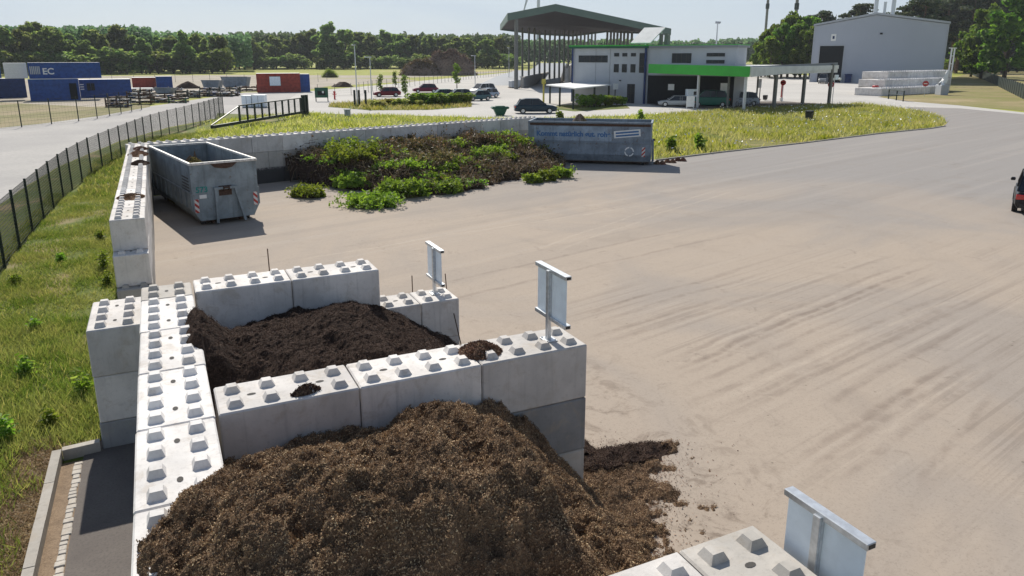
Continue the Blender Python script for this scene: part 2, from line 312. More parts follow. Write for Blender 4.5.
# ------------------------------------------------------------------ mesh builder
class MB:
    def __init__(s): s.v = []; s.f = []; s.mi = []; s.mats = []
    def _m(s, m):
        if m is None: m = 0
        if isinstance(m, int): return m
        if m not in s.mats: s.mats.append(m)
        return s.mats.index(m)
    def add(s, vs, fs, m=None, T=None):
        b = len(s.v); k = s._m(m)
        s.v += [tuple(T @ Vector(q)) if T is not None else tuple(q) for q in vs]
        s.f += [tuple(i+b for i in f) for f in fs]; s.mi += [k]*len(fs)
    def box(s, x0, y0, z0, x1, y1, z1, m=None, c=0.0, T=None):
        if x0 > x1: x0, x1 = x1, x0
        if y0 > y1: y0, y1 = y1, y0
        if z0 > z1: z0, z1 = z1, z0
        if c <= 0:
            vs = [(x0, y0, z0), (x1, y0, z0), (x1, y1, z0), (x0, y1, z0), (x0, y0, z1), (x1, y0, z1), (x1, y1, z1), (x0, y1, z1)]
            fs = [(0, 3, 2, 1), (4, 5, 6, 7), (0, 1, 5, 4), (1, 2, 6, 5), (2, 3, 7, 6), (3, 0, 4, 7)]
        else:
            c = min(c, (x1-x0)*0.45, (y1-y0)*0.45, (z1-z0)*0.45)
            vs = []
            for sx, X in ((0, x0), (1, x1)):
                for sy, Y in ((0, y0), (1, y1)):
                    for sz, Z in ((0, z0), (1, z1)):
                        ix = X+(c if sx == 0 else -c); iy = Y+(c if sy == 0 else -c); iz = Z+(c if sz == 0 else -c)
                        vs += [(X, iy, iz), (ix, Y, iz), (ix, iy, Z)]
            def I(a, b_, d, k): return (a*4+b_*2+d)*3+k
            fs = [(I(0,0,0,0), I(0,0,1,0), I(0,1,1,0), I(0,1,0,0)), (I(1,0,0,0), I(1,1,0,0), I(1,1,1,0), I(1,0,1,0)),
                  (I(0,0,0,1), I(1,0,0,1), I(1,0,1,1), I(0,0,1,1)), (I(0,1,0,1), I(0,1,1,1), I(1,1,1,1), I(1,1,0,1)),
                  (I(0,0,0,2), I(0,1,0,2), I(1,1,0,2), I(1,0,0,2)), (I(0,0,1,2), I(1,0,1,2), I(1,1,1,2), I(0,1,1,2))]
            for d in (0, 1):
                for b_ in (0, 1):
                    q = (I(0,b_,d,1), I(1,b_,d,1), I(1,b_,d,2), I(0,b_,d,2)); fs.append(q if (b_+d) % 2 else q[::-1])
                    q = (I(b_,0,d,0), I(b_,1,d,0), I(b_,1,d,2), I(b_,0,d,2)); fs.append(q if (b_+d) % 2 == 0 else q[::-1])
                    q = (I(b_,d,0,0), I(b_,d,1,0), I(b_,d,1,1), I(b_,d,0,1)); fs.append(q if (b_+d) % 2 else q[::-1])
            for a in (0, 1):
                for b_ in (0, 1):
                    for d in (0, 1):
                        q = (I(a,b_,d,0), I(a,b_,d,1), I(a,b_,d,2)); fs.append(q if (a+b_+d) % 2 == 0 else q[::-1])
        s.add(vs, fs, m, T); return s
    def frust(s, cx, cy, z0, z1, a0, b0, a1, b1, m=None):
        vs = [(cx-a0, cy-b0, z0), (cx+a0, cy-b0, z0), (cx+a0, cy+b0, z0), (cx-a0, cy+b0, z0), (cx-a1, cy-b1, z1), (cx+a1, cy-b1, z1), (cx+a1, cy+b1, z1), (cx-a1, cy+b1, z1)]
        s.add(vs, [(4, 5, 6, 7), (0, 1, 5, 4), (1, 2, 6, 5), (2, 3, 7, 6), (3, 0, 4, 7), (0, 3, 2, 1)], m); return s
    def tube(s, p, q, r0, r1=None, n=8, m=None, cap=True):
        p, q = Vector(p), Vector(q); r1 = r0 if r1 is None else r1
        d = (q-p).normalized(); a = d.orthogonal().normalized(); b = d.cross(a)
        vs = [p+(a*math.cos(2*PI*i/n)+b*math.sin(2*PI*i/n))*r0 for i in range(n)]+[q+(a*math.cos(2*PI*i/n)+b*math.sin(2*PI*i/n))*r1 for i in range(n)]
        fs = [(i, (i+1) % n, n+(i+1) % n, n+i) for i in range(n)]
        if cap: fs += [tuple(range(n))[::-1], tuple(range(n, 2*n))]
        s.add(vs, fs, m); return s
    def bar(s, p, q, w, h, m=None):
        p, q = Vector(p), Vector(q); d = (q-p).normalized()
        up = Vector((0, 0, 1)) if abs(d.z) < 0.95 else Vector((0, 1, 0))
        a = d.cross(up).normalized(); b = a.cross(d)
        vs = [e+a*sx*w/2+b*sz*h/2 for e in (p, q) for sx, sz in ((-1, -1), (1, -1), (1, 1), (-1, 1))]
        s.add(vs, [(0, 1, 2, 3), (7, 6, 5, 4), (0, 4, 5, 1), (1, 5, 6, 2), (2, 6, 7, 3), (3, 7, 4, 0)], m); return s
    def prism(s, poly, y0, y1, m=None):
        n = len(poly); vs = [(x, y0, z) for x, z in poly]+[(x, y1, z) for x, z in poly]
        s.add(vs, [tuple(range(n)), tuple(range(n, 2*n))[::-1]]+[(i, n+i, n+(i+1) % n, (i+1) % n) for i in range(n)], m); return s
    def slab(s, poly, z0, z1, m=None):
        n = len(poly); a = sum(poly[i][0]*poly[(i+1) % n][1]-poly[(i+1) % n][0]*poly[i][1] for i in range(n))
        if a < 0: poly = poly[::-1]
        vs = [(x, y, z0) for x, y in poly]+[(x, y, z1) for x, y in poly]
        s.add(vs, [tuple(range(n))[::-1], tuple(range(n, 2*n))]+[(i, (i+1) % n, n+(i+1) % n, n+i) for i in range(n)], m); return s
    def build(s, name, m=None, parent=None, loc=None, smooth=False, rz=0):
        me = bpy.data.meshes.new(name); me.from_pydata([tuple(q) for q in s.v], [], s.f)
        ms = s.mats or [m]
        for q in ms: me.materials.append(q)
        if s.mats:
            me.polygons.foreach_set('material_index', s.mi)
        if smooth: me.polygons.foreach_set('use_smooth', [True]*len(me.polygons))
        me.update()
        o = bpy.data.objects.new(name, me); COL.objects.link(o)
        if parent is not None: o.parent = parent
        if loc is not None: o.location = loc
        if rz: o.rotation_euler.z = rz
        return o

def tag(o, label=None, cat=None, group=None, kind=None):
    if label: o['label'] = label
    if cat: o['category'] = cat
    if group: o['group'] = group
    if kind: o['kind'] = kind
    return o
def empty(name, loc, rz=0, label=None, cat=None, group=None):
    o = bpy.data.objects.new(name, None); COL.objects.link(o); o.location = loc; o.rotation_euler.z = rz; o.empty_display_size = 0.2
    return tag(o, label, cat, group)
def copy_tree(o, parent=None):
    c = o.copy(); COL.objects.link(c); c.parent = parent
    for ch in list(o.children): copy_tree(ch, c)
    return c
def clone(root, loc, rz=0, label=None, scale=None, group=None):
    c = copy_tree(root); c.location = loc; c.rotation_euler.z = rz
    if label: c['label'] = label
    if group: c['group'] = group
    if scale: c.scale = (scale,)*3 if not isinstance(scale, tuple) else scale
    return c

def quads(name, P, A, B, mat, parent=None, tri=False, loc=None, extra=None):
    """many small faces: centres P, half axes A and B (n,3)"""
    n = len(P)
    if tri: V = np.stack([P-A, P+A, P+B], 1).reshape(-1, 3); k = 3
    else: V = np.stack([P-A-B, P+A-B, P+A+B, P-A+B], 1).reshape(-1, 3); k = 4
    me = bpy.data.meshes.new(name)
    me.vertices.add(len(V)); me.vertices.foreach_set('co', V.astype(np.float32).ravel())
    me.loops.add(n*k); me.loops.foreach_set('vertex_index', np.arange(n*k, dtype=np.int32))
    me.polygons.add(n); me.polygons.foreach_set('loop_start', np.arange(n, dtype=np.int32)*k)
    me.materials.append(mat); me.update(calc_edges=True); me.validate()
    o = bpy.data.objects.new(name, me); COL.objects.link(o)
    if parent is not None: o.parent = parent
    if loc is not None: o.location = loc
    return o
def rdir(n):
    v = rng.normal(size=(n, 3)); return v/np.linalg.norm(v, axis=1)[:, None]
def perp(a):
    b = np.cross(a, rdir(len(a))); return b/np.maximum(np.linalg.norm(b, axis=1)[:, None], 1e-6)

def text(s, size, mat, name, parent, T, depth=0.004, shear=0.0, bold=0.0):
    cu = bpy.data.curves.new(name, 'FONT'); cu.body = s; cu.size = size; cu.extrude = depth; cu.shear = shear; cu.offset = bold; cu.align_x = 'LEFT'
    tmp = bpy.data.objects.new('tmp', cu); COL.objects.link(tmp)
    me = bpy.data.meshes.new_from_object(tmp); bpy.data.objects.remove(tmp)
    me.transform(T); me.materials.clear(); me.materials.append(mat)
    o = bpy.data.objects.new(name, me); COL.objects.link(o); o.parent = parent
    return o

# ------------------------------------------------------------------ ground surfaces
def sheet(name, poly, z, mat, kind='structure'):
    poly = [(q[0], q[1]) for q in poly]
    n = len(poly); a = sum(poly[i][0]*poly[(i+1) % n][1]-poly[(i+1) % n][0]*poly[i][1] for i in range(n))
    if a < 0: poly = poly[::-1]
    b = MB(); b.add([(x, y, z) for x, y in poly], [tuple(range(n))]); o = b.build(name, mat)
    return tag(o, kind=kind)
G = lambda *pts: [gp(u, v)[:2] for u, v in pts]
sheet('ground', [(-4000, -400), (4000, -400), (4000, 6000), (-4000, 6000)], 0.0, M['field'])
# pale court and car park around the buildings, reaching to the left as the access road
sheet('court', G((225, 100), (300, 92), (380, 85), (440, 79), (520, 71.5), (640, 70.5), (760, 72), (870, 80), (925, 88), (878, 95), (905, 101), (960, 105.5), (1024, 112.5), (1100, 124), (1100, 145), (960, 126), (900, 112))
      + G((862, 103.5), (800, 106), (740, 109), (700, 112), (655, 114.5), (530, 119.5), (440, 116.2), (310, 113.5), (262, 115)), 0.004, M['court'])
sheet('road', G((0, 128), (60, 118), (110, 111), (160, 105), (200, 99), (245, 92.5), (300, 92))+G((262, 116), (215, 118.5), (170, 127), (120, 141), (60, 166), (20, 190), (0, 206))+[(-9, 12), (-9.5, -20), (-20, -20), (-20, 14), (-21, 34)], 0.008, M['road'])
sheet('storage_yard', [gp(-160, 112)[:2]]+G((0, 103), (90, 108), (160, 100.5), (235, 92), (300, 91), (330, 86), (420, 81), (400, 78.7), (300, 78.2), (240, 77.3), (100, 77.3), (0, 80), (-160, 84)), 0.010, M['storage'])
tag(bpy.data.objects['storage_yard'], kind='structure')
YL = -0.8
verge_poly = [(-9, -20), (-9, 12)]+[tuple(q) for q in G((-10, 212), (20, 191), (60, 167), (120, 142), (170, 128), (215, 120))]+[(6.1, 84)]+[tuple(q) for q in G((262, 115.5), (310, 113.8), (440, 116.5), (530, 119.8), (655, 114.8))]+[(27.9, 30.2), (22, 34), (-1.2, 30.5), (-1.2, 8), (-1.2, -20)]
sheet('grass_verge', verge_poly, 0.014, M['verge'])
island = G((655, 160), (720, 152), (800, 143), (880, 133), (930, 128.3), (944, 126), (947, 123.5), (942, 118), (920, 112), (895, 108), (862, 104), (800, 106.5), (740, 109.5), (700, 112.5), (655, 115))
sheet('meadow_ground', island, 0.020, M['meadow'])
yard_poly = [(-0.8, -30), (-0.8, 29.3), (23, 36)]+[tuple(q) for q in G((655, 160), (720, 152), (800, 143), (880, 133), (930, 128.3), (944, 126), (947, 123.5), (942, 118), (925, 112.8), (905, 107), (960, 108.5), (1024, 114.5), (1100, 126))]+[(160, -20), (120, -60), (30, -60)]
sheet('yard', yard_poly, 0.024, M['yard'])
sheet('dry_grass', G((878, 97), (925, 90), (955, 78), (968, 73), (1000, 80), (1060, 96), (1100, 112), (1024, 111), (960, 105.5), (905, 101)), 0.018, M['drygrass'])
sheet('dry_grass_slope', G((975, 68), (1024, 66), (1100, 72), (1100, 100), (1040, 92), (1000, 78)), 0.018, M['drygrass'])
sheet('dry_grass', [(-2.25, -15), (-2.25, 4.6), (-1.7, 4.62), (-1.65, 5.0), (-2.2, 5.1), (-2.7, 4.9), (-3.0, 4.2), (-3.3, 3.4), (-3.2, 2.2), (-3.5, 1), (-3.4, -2), (-3.6, -15)], 0.0165, M['straw'])
sheet('tarmac_path', [(-1.88, -20), (-0.8, -20), (-0.8, 7), (-1.6, 5), (-1.88, 4.45)], 0.030, M['tarmac'])
sheet('gravel_strip', [(-2.2, -20), (-1.86, -20), (-1.86, 4.32), (-2.2, 4.32)], 0.027, M['gravel'])
sheet('dry_grass', G((-160, 128), (0, 128), (40, 124), (100, 116), (150, 107), (150, 104.5), (90, 107), (0, 102.5), (-160, 110)), 0.013, M['olive'])
sheet('field_track', G((100, 76), (240, 75), (400, 75.5), (440, 74), (520, 70), (520, 71), (440, 76.5), (400, 78), (240, 78), (100, 79.5)), 0.012, M['storage'])

def kerbline(name, pts, w, h, label, z=0):
    b = MB()
    pts = [Vector((p[0], p[1], 0)) for p in pts]
    for a, c in zip(pts, pts[1:]):
        L = (c-a).length; n = max(1, round(L/1.0)); d = (c-a)/n
        for i in range(n):
            p, q = a+d*i+d*0.006, a+d*(i+1)-d*0.006
            jz = random.uniform(-.006, .006)
            b.bar(p+Vector((0, 0, h/2+z+jz)), q+Vector((0, 0, h/2+z+jz)), w, h)
    return tag(b.build(name, M['kerb']), label, 'kerb', kind='structure')
kerbline('kerb', [(-2.24, -12), (-2.24, 4.5)], 0.13, 0.2, 'concrete edging kerb')
kerbline('kerb', [(-2.17, 4.5), (-1.64, 4.55)], 0.13, 0.195, 'concrete edging kerb')
kerbline('kerb', G((657, 161), (720, 153), (800, 144), (880, 134), (930, 129), (945, 126.6)), 0.12, 0.10, 'edging kerb')
b = MB()
yy = 4.25
while yy > -11:
    hl_ = random.uniform(.04, .085); x = -1.94+random.uniform(-.01, .01); s_ = random.uniform(.045, .065)
    b.box(x-s_, yy-2*hl_, 0.0, x+s_, yy, 0.036+random.uniform(0, .014), c=0.01); yy -= 2*hl_+.008
tag(b.build('cobble_edging', M['kerb_light']), kind='structure')

# ------------------------------------------------------------------ concrete interlocking blocks
def block_mesh(L, W=0.8, H=0.8, studs=True, seed=0):
    b = MB(); g = 0.006
    b.box(-L/2+g, -W/2+g, 0.003, L/2-g, W/2-g, H-0.003, 0, c=0.018)
    b.mats = [None, M['hole']]
    if studs:
        n = int(round(L/0.4))
        for i in range(n):
            for j in range(int(round(W/0.4))):
                x = -L/2+0.2+0.4*i; y = -W/2+0.2+0.4*j
                b.frust(x, y, H-0.006, H+0.070, 0.094, 0.088, 0.052, 0.056, 0)
        for x in ((-L/4, L/4) if L > 1 else (0,)):
            vs = [(x+0.04*math.cos(a)*1.3, 0.03*math.sin(a), H+0.0005) for a in [k*PI/5 for k in range(10)]]
            b.add(vs, [tuple(range(10))], 1)  # flat disc without a recess, its shade is only colour
    me = bpy.data.meshes.new('concrete_block'); me.from_pydata(b.v, [], b.f)
    me.polygons.foreach_set('material_index', b.mi); me.update()
    return me
BM = {}
def block_data(L, studs, mk):
    k = (L, studs, mk)
    if k not in BM:
        me = block_mesh(L, 0.8, 0.8, studs)
        me.materials.append(M[mk]); me.materials.append(M['hole']); BM[k] = me
    return BM[k]
ORD = ['first', 'second', 'third', 'fourth', 'fifth', 'sixth', 'seventh', 'eighth', 'ninth', 'tenth', 'eleventh', 'twelfth', 'thirteenth', 'fourteenth', 'fifteenth', 'sixteenth', 'seventeenth']
def put_block(x, y, z, ang, L, studs, mk, label, group, jit=1.0):
    o = bpy.data.objects.new('concrete_block', block_data(L, studs, mk)); COL.objects.link(o)
    o.location = (x+random.uniform(-.004, .004)*jit, y+random.uniform(-.004, .004)*jit, z)
    o.rotation_euler.z = ang+math.radians(random.uniform(-.25, .25))*jit
    return tag(o, label, 'block', group)
def wall(p0, ang, courses, where, group, frm, top=None, zb=0.0):
    """courses: list bottom->top of (start offset, [lengths], studs flag list or bool, material)"""
    d = Vector((math.cos(ang), math.sin(ang)))
    names = {1: ['only'], 2: ['lower', 'upper'], 3: ['bottom', 'middle', 'top']}[len(courses)]
    for ci, (s0, lens, studs, mk) in enumerate(courses):
        s = s0
        for i, L in enumerate(lens):
            c = Vector(p0)+d*(s+L/2); s += L
            st = studs if isinstance(studs, bool) else studs[i]
            m = mk if isinstance(mk, str) else mk[i]
            nm = 'half block' if L < 1 else 'block'
            put_block(c.x, c.y, zb+0.8*ci, ang, L, st, m, f'{ORD[i]} concrete {nm} from {frm}, {names[ci]} course of {where}', group)
R90 = PI/2
# spine wall along the left ends of the bays (runs along +y), inner face x = 0
wall((-0.4, -6.4-.015), R90, [(0, [.8]+[1.6]*6+[1.6, .0][:1], False, 'block'), (0, [1.6]*7+[.8], False, 'block'),
     (0, [1.6]*7+[.8], True, ['block_new']*7+['block_old'])], 'the side wall behind both bays', 'blocks of the side wall', 'the camera')
# dividing wall
wall((0.03, 0.4), 0, [(0, [.8, 1.6, 1.6, .8], False, 'block_old'), (0, [.8, 1.6, .8, 1.6], False, 'block_dark'), (0, [1.6]*3, True, 'block')],
     'the wall between both heaps', 'blocks of the dividing wall', 'the left')
# rear wall of the dark heap bay, stepping down on the right
Y1 = 4.89
wall((0.03, Y1+.4), 0, [(0, [1.6, 1.6, 1.6], False, 'block'), (0, [1.6, .8, .8, .8, .8], [False, False, False, True, True], 'block'), (0, [1.6, 1.6], True, 'block')],
     'the wall behind the dark heap', 'blocks of the rear bay wall', 'the left')
# free standing stack outside the side wall
for k, mk in enumerate(['block_dark', 'block', 'block']):
    put_block(-1.213, 5.35, -0.32+0.8*k, R90, 1.6, k == 2, mk, ['lowest', 'middle', 'topmost'][k]+' concrete block of the stack standing on the grass outside the side wall', 'blocks of the outer stack')
# near wall in the right bottom corner
wall((0.0, -4.47), 0, [(0, [1.6, 1.6, .8], False, 'block'), (0, [.8, 1.6, 1.6], False, 'block'), (0, [1.6, 1.6, .8], True, ['block', 'block', 'block_old'])],
     'the nearest wall, bottom right', 'blocks of the near wall', 'the left')
# left boundary wall, stepped at its near end
wall((-1.17, 10.9), R90, [(.3, [.8]+[1.6]*11, [True]+[False]*11, 'block_old'), (0.55, [.8]+[1.6]*11, [True]+[False]*11, 'block'), (1.0, [1.6]*11, True, 'block')],
     'the left boundary wall', 'blocks of the left boundary wall', 'its near end')
# long back wall
BA = math.atan2(35.27-29.56, 21.66+0.66)
wall((-1.62, 29.72), BA, [(0, [.8]+[1.6]*15, False, 'block_stained'), (0, [1.6]*15, False, 'block_old'), (0, [.8]+[1.6]*15, True, 'block_far')],
     'the long back wall', 'blocks of the long back wall', 'the left')

# ------------------------------------------------------------------ heaps
def fbm(x, y, s, o=4, seed=0.0):
    return mnoise.fractal(Vector((x*s+seed, y*s-seed, seed)), 0.9, 2.1, o)
def sst(a, b, x):
    t_ = min(1, max(0, (x-a)/(b-a))); return t_*t_*(3-2*t_)
def interp(x, tab):
    if x <= tab[0][0]: return tab[0][1]
    for (a, p), (b_, q) in zip(tab, tab[1:]):
        if x <= b_: return p+(q-p)*(x-a)/(b_-a)
    return tab[-1][1]
def h1(x, y):
    sh = 0.0 if y > 0 else -0.33*sst(0, -0.9, y)*1.0
    if y < 0: sh = -0.32*sst(0, 0.9, -y)
    zc = 1.93+0.92*sst(0.0, 2.5, -y)-1.05*sst(2.9, 4.4, -y)-.14*sst(1.2, .2, x)*sst(1.6, .6, -y)
    side = interp(x-sh, [(0, 9), (2.4, 9), (2.9, 2.35), (3.2, 2.08), (3.5, 1.92), (3.8, 1.70), (4.1, 1.30), (4.4, .88), (4.8, .42), (5.2, .16), (5.6, .08), (6.5, .03), (7.0, -.05)])
    if y < 0 and x > 2.6: side -= .13*sst(2.6, 3.1, x)*sst(-1.6, -.2, y)+.26*sst(4.1, 4.5, x)*sst(-1.0, -2.0, y)
    core = zc + 0.16*sst(1.5, 2.4, x)*sst(0, .5, -y)*sst(-1.8, -.8, y) - .10*sst(1.0, 2.0, x)*sst(2.4, 1.4, x)*sst(-.8, 0, y)
    if x < 0: core -= 0.52*(-x)+0.22*sst(-2.2, -4, y)
    if x > 4.0 and y > -0.2: pass
    z = min(core, side) if abs(core-side) > .4 else min(core, side)-0.06*(1-abs(core-side)/.4)
    z += 0.15*fbm(x, y, 0.9, 5, 3.1)*min(1, z*1.2+.2)*(0.5 if y > -.3 else 1)*(1-.5*sst(2.4, 3.2, x)) + 0.085*fbm(x, y, 2.9, 4, 7.7)*min(1, z*2+.3)+0.06*fbm(x, y, 8, 4, 1.7)-.10*sst(.15,.55,fbm(x, y, 2.3, 4, 12.7))*min(1, z)
    # crumbling ledges
    z += 0.05*min(1, z)*(abs(fbm(x, y, 2.4, 3, 5.5))-.25)
    return z
def spill1(x, y):  # thin fan on the yard
    ex = interp(y, [(-4.2, 4.9), (-2.6, 5.0), (-1.6, 5.35), (-.6, 6.25), (0, 6.7), (.6, 7.0), (1.0, 6.2), (1.25, 5.2)])
    t_ = (ex-x)/1.9
    return 0.20*min(1, max(0, t_))**.9*sst(1.35, .7, y)-0.025+0.085*fbm(x, y, 2.4, 5, 9.1)+0.03*fbm(x, y, 9, 3, 2.1) if t_ > -.3 else -.1
def h2(x, y):
    side = interp(x, [(2.2, 9), (2.6, 1.95), (3.2, 1.66), (3.6, 1.43), (4.0, 1.15), (4.5, .85), (5.0, .38), (5.5, .08), (6.0, -.05)])
    back = interp(y, [(.8, 1.75), (1.8, 2.0), (3.2, 2.12), (4.3, 1.92), (4.9, 1.72)])
    z = min(back+.18*sst(0, 2.2, x)-.10, side)
    z += (.52*sst(.5, 0, x)*sst(1.7, 2.5, y)*sst(4.0, 3.4, y)) - .25*sst(.9, .2, x)*sst(3.9, 4.7, y)
    if x < 0: z = 2.30+.24*sst(-.38, -.02, x)-.9*max(0, abs(y-2.95)-.30-.8*(x+.38))-1.2*max(0, -.35-x)
    z += 0.13*fbm(x, y, 1.1, 5, 4.1)*min(1, z)+0.05*fbm(x, y, 4.6, 4, 2.7)*min(1, z*2+.2)+0.02*fbm(x, y, 14, 3, 8.7)
    return z
def heap(name, hf, x0, x1, y0, y1, step, mat, chipmat, nch, floor, cl, label, cat, group=None):
    nx = int((x1-x0)/step)+1; ny = int((y1-y0)/step)+1
    Z = np.zeros((ny, nx)); V = []
    for j in range(ny):
        for i in range(nx):
            x = x0+i*step; y = y0+j*step; z = hf(x, y); Z[j, i] = z; V.append((x, y, z))
    F = []
    for j in range(ny-1):
        for i in range(nx-1):
            xc = x0+(i+.5)*step; yc = y0+(j+.5)*step
            q = Z[j:j+2, i:i+2].max()
            if q > floor(xc, yc)-.03: a = j*nx+i; F.append((a, a+1, a+nx+1, a+nx))
    used = sorted({k for f in F for k in f}); mp = {k: n for n, k in enumerate(used)}
    me = bpy.data.meshes.new(name); me.from_pydata([V[k] for k in used], [], [tuple(mp[k] for k in f) for f in F])
    me.polygons.foreach_set('use_smooth', [False]*len(F)); me.materials.append(mat); me.update()
    o = bpy.data.objects.new(name, me); COL.objects.link(o); tag(o, label, cat, group)
    # loose fibres lying on it
    P = []
    while len(P) < nch:
        x = rng.uniform(x0, x1); y = rng.uniform(y0, y1)
        i = min(nx-2, int((x-x0)/step)); j = min(ny-2, int((y-y0)/step)); z = Z[j, i]
        if z > floor(x, y)+.0: P.append((x, y, max(z, Z[j+1, i+1])+rng.uniform(-.006, .016)))
    P = np.array(P); n = len(P)
    A = rdir(n); L = rng.uniform(.0035, .0095, n)*np.where(rng.uniform(0, 1, n) > .97, 2.6, 1.0); A *= L[:, None]; B = perp(A)*rng.uniform(.002, .005, n)[:, None]
    quads('loose_fibres', P, A, B, chipmat, o)['kind'] = 'stuff'
    return o
fl1 = lambda x, y: 2.4 if x < 0 else (9 if (y > 0 and x < 4.86) else (9 if y < -4.05 and x < 4.0 else 0.02))
heap('compost_heap', h1, -0.75, 5.9, -4.1, 0.0, 0.024, M['compost'], M['chips'], 210000, lambda x, y: 2.4 if x < 0 else (9 if y < -4.07 and x < 4.02 else 0.03), None,
     'large heap of brown fibrous compost filling the front bay and spilling over its side wall', 'heap')
_n = 3200; _y = rng.uniform(-3.2, 1.6, _n); _x = np.array([interp(q, [(-4.2, 4.7), (-2.6, 4.9), (-1.6, 5.2), (-.6, 6.0), (0, 6.5), (.6, 6.8), (1.0, 6.0), (1.6, 5.2)]) for q in _y])+rng.exponential(.30, _n)-.45
_P = np.stack([_x, _y, np.full(_n, .034)], 1)[_x > 4.9]; _A = rdir(len(_P)); _A[:, 2] *= .2; _A *= rng.uniform(.004, .014, len(_P))[:, None]
tag(quads('scattered_compost', _P, _A, perp(_A)*rng.uniform(.002, .008, len(_P))[:, None], M['chips']), kind='stuff')
fs = lambda x, y: 9 if (-.0 < y < .8 and x < 4.86) or (x < 4.86 and y > .8) or (y < -4.0) else 0.026
heap('compost_spill', spill1, 4.3, 7.2, -3.9, 1.3, 0.04, M['compost'], M['chips'], 34000, fs, None,
     'thin fan of brown compost scattered on the yard beyond the end of the dividing wall', 'compost')
heap('dark_compost_heap', h2, -0.62, 5.7, 0.81, 4.88, 0.028, M['compost_dark'], M['chips_dark'], 60000, lambda x, y: 2.4 if x < 0 else 0.03, None,
     'heap of dark ripe compost in the rear bay, spilling onto the side wall', 'heap')
def patch(x, y):
    # dark ripe compost dragged out past the wall end
    ex = 1-((x-5.75)/1.25)**2-((y-.62)/.42)**2
    return .16*max(-.2, ex)+.05*fbm(x, y, 5, 4, 6.6)*(1 if ex > -.2 else 0)+.005
heap('dark_compost_spill', lambda x, y: max(patch(x, y), spill1(x, y)+.03 if patch(x, y) > .05 else -1), 4.85, 7.1, .1, 1.2, 0.035, M['compost_dark'], M['chips_dark'], 5000, lambda x, y: .04, None,
     'flat patch of dark compost on the yard beside the corner of the dividing wall', 'compost')
def lump(name, cx, cy, z, rx, ry, h, mat, chip, label, group='compost clumps lying on the walls', seed=1.0, rz=0):
    nr, na = 9, 26; b = MB(); vs = [(0, 0, h)]; fs = []
    for r in range(1, nr+1):
        for a in range(na):
            t_ = r/nr; an = 2*PI*a/na; w = 1+.35*mnoise.noise(Vector((math.cos(an)*1.6+seed, math.sin(an)*1.6, seed)))
            px, py = rx*t_*w*math.cos(an), ry*t_*w*math.sin(an)
            vs.append((px, py, (h*(1-t_**1.7)+.35*h*mnoise.noise(Vector((px*22, py*22, seed)))*(1-t_)) if r < nr else -.002))
    for a in range(na): fs.append((0, 1+a, 1+(a+1) % na))
    for r in range(nr-1):
        for a in range(na): fs.append((1+r*na+a, 1+(r+1)*na+a, 1+(r+1)*na+(a+1) % na, 1+r*na+(a+1) % na))
    b.add(vs, fs); o = b.build(name, mat, loc=(cx, cy, z), rz=rz); tag(o, label, 'clump', group)
    n = int(900*rx*ry/.04)+120; t_ = np.sqrt(rng.uniform(0, 1.2, n)); an = rng.uniform(0, 2*PI, n)
    P = np.stack([rx*t_*np.cos(an), ry*t_*np.sin(an), np.maximum(.004, h*(1-np.minimum(1, t_)**1.7)+rng.uniform(0, .015, n))], 1)
    A = rdir(n)*rng.uniform(.01, .03, n)[:, None]*(1+1.5*(rx > .5)); B = perp(A)*.005*(1+3*(rx > .5))
    quads('loose_fibres', P, A, B, chip, o)['kind'] = 'stuff'
    return o
lump('compost_clump', 3.38, .42, 2.4, .27, .27, .12, M['compost'], M['chips'], 'pale brown clump of compost left of the tall sign on the dividing wall', seed=2.2)
lump('compost_clump', 1.02, .17, 2.4, .17, .08, .09, M['compost'], M['chips_dark'], 'small dark clump of compost on the first block of the dividing wall', seed=5.2, rz=.2)
lump('compost_clump', -1.15, 15.1, 2.4, .33, .42, .09, M['compost'], M['chips'], 'brown clump on the near part of the left boundary wall', seed=3.3)
lump('compost_clump', -1.0, 22.6, 2.4, .3, .5, .12, M['compost_dark'], M['chips_dark'], 'dark clump on the left boundary wall beside the container rim', seed=4.4)
lump('compost_clump', -1.1, 25.6, 2.4, .35, .8, .13, M['compost'], M['chips'], 'brown clump nearest the corner on the left boundary wall', seed=6.4)
lump('compost_clump', -1.05, 27.6, 2.4, .3, .5, .1, M['white'], M['chips'], 'whitish rubble clump at the far corner of the left boundary wall', seed=7.4)

# ------------------------------------------------------------------ signs and stakes
def bay_sign(x, yc, z0, zb, zt, ycp, label, foot=True, half=.41):
    r = empty('bay_sign', (x, yc, z0), 0, label, 'sign', 'sign frames at the wall ends')
    b = MB(); dy = ycp-yc
    b.box(-.018, -half+dy, zb-z0+.02, -.010, half+dy, zt-z0-.02, M['alu']); b.build('sign_panel', None, r)
    for zz in (zb, zt):
        b = MB(); b.box(-.05, -half-.03+dy, zz-z0-.028, .045, half+.03+dy, zz-z0+.028, M['galv'], c=.004)
        b.box(-.034, -half-.034+dy, zz-z0-.016, .03, half+.034+dy, zz-z0+.016, M['black']); b.build('rail', None, r)
    b = MB(); b.box(-.075, -.035, 0, -.051, .035, zt-z0+.0, M['galv'], c=.003)
    b.box(-.051, -.035, 0, -.020, -.027, zb-z0-.03, M['galv']); b.box(-.051, .027, 0, -.020, .035, zb-z0-.03, M['galv'])
    b.box(-.050, -.035, zb-z0+.03, -.020, -.027, zt-z0-.03, M['galv']); b.box(-.050, .027, zb-z0+.03, -.020, .035, zt-z0-.03, M['galv'])
    b.build('post', None, r)
    if foot:
        b = MB(); b.box(-.13, -.11, .001, .05, .11, .012, M['galv'], c=.002)
        for sx in (-.10, .02):
            for sy in (-.085, .085): b.tube((sx, sy, .01), (sx, sy, .03), .011, n=6, m=M['galv'])
        b.build('base_plate', None, r)
    return r
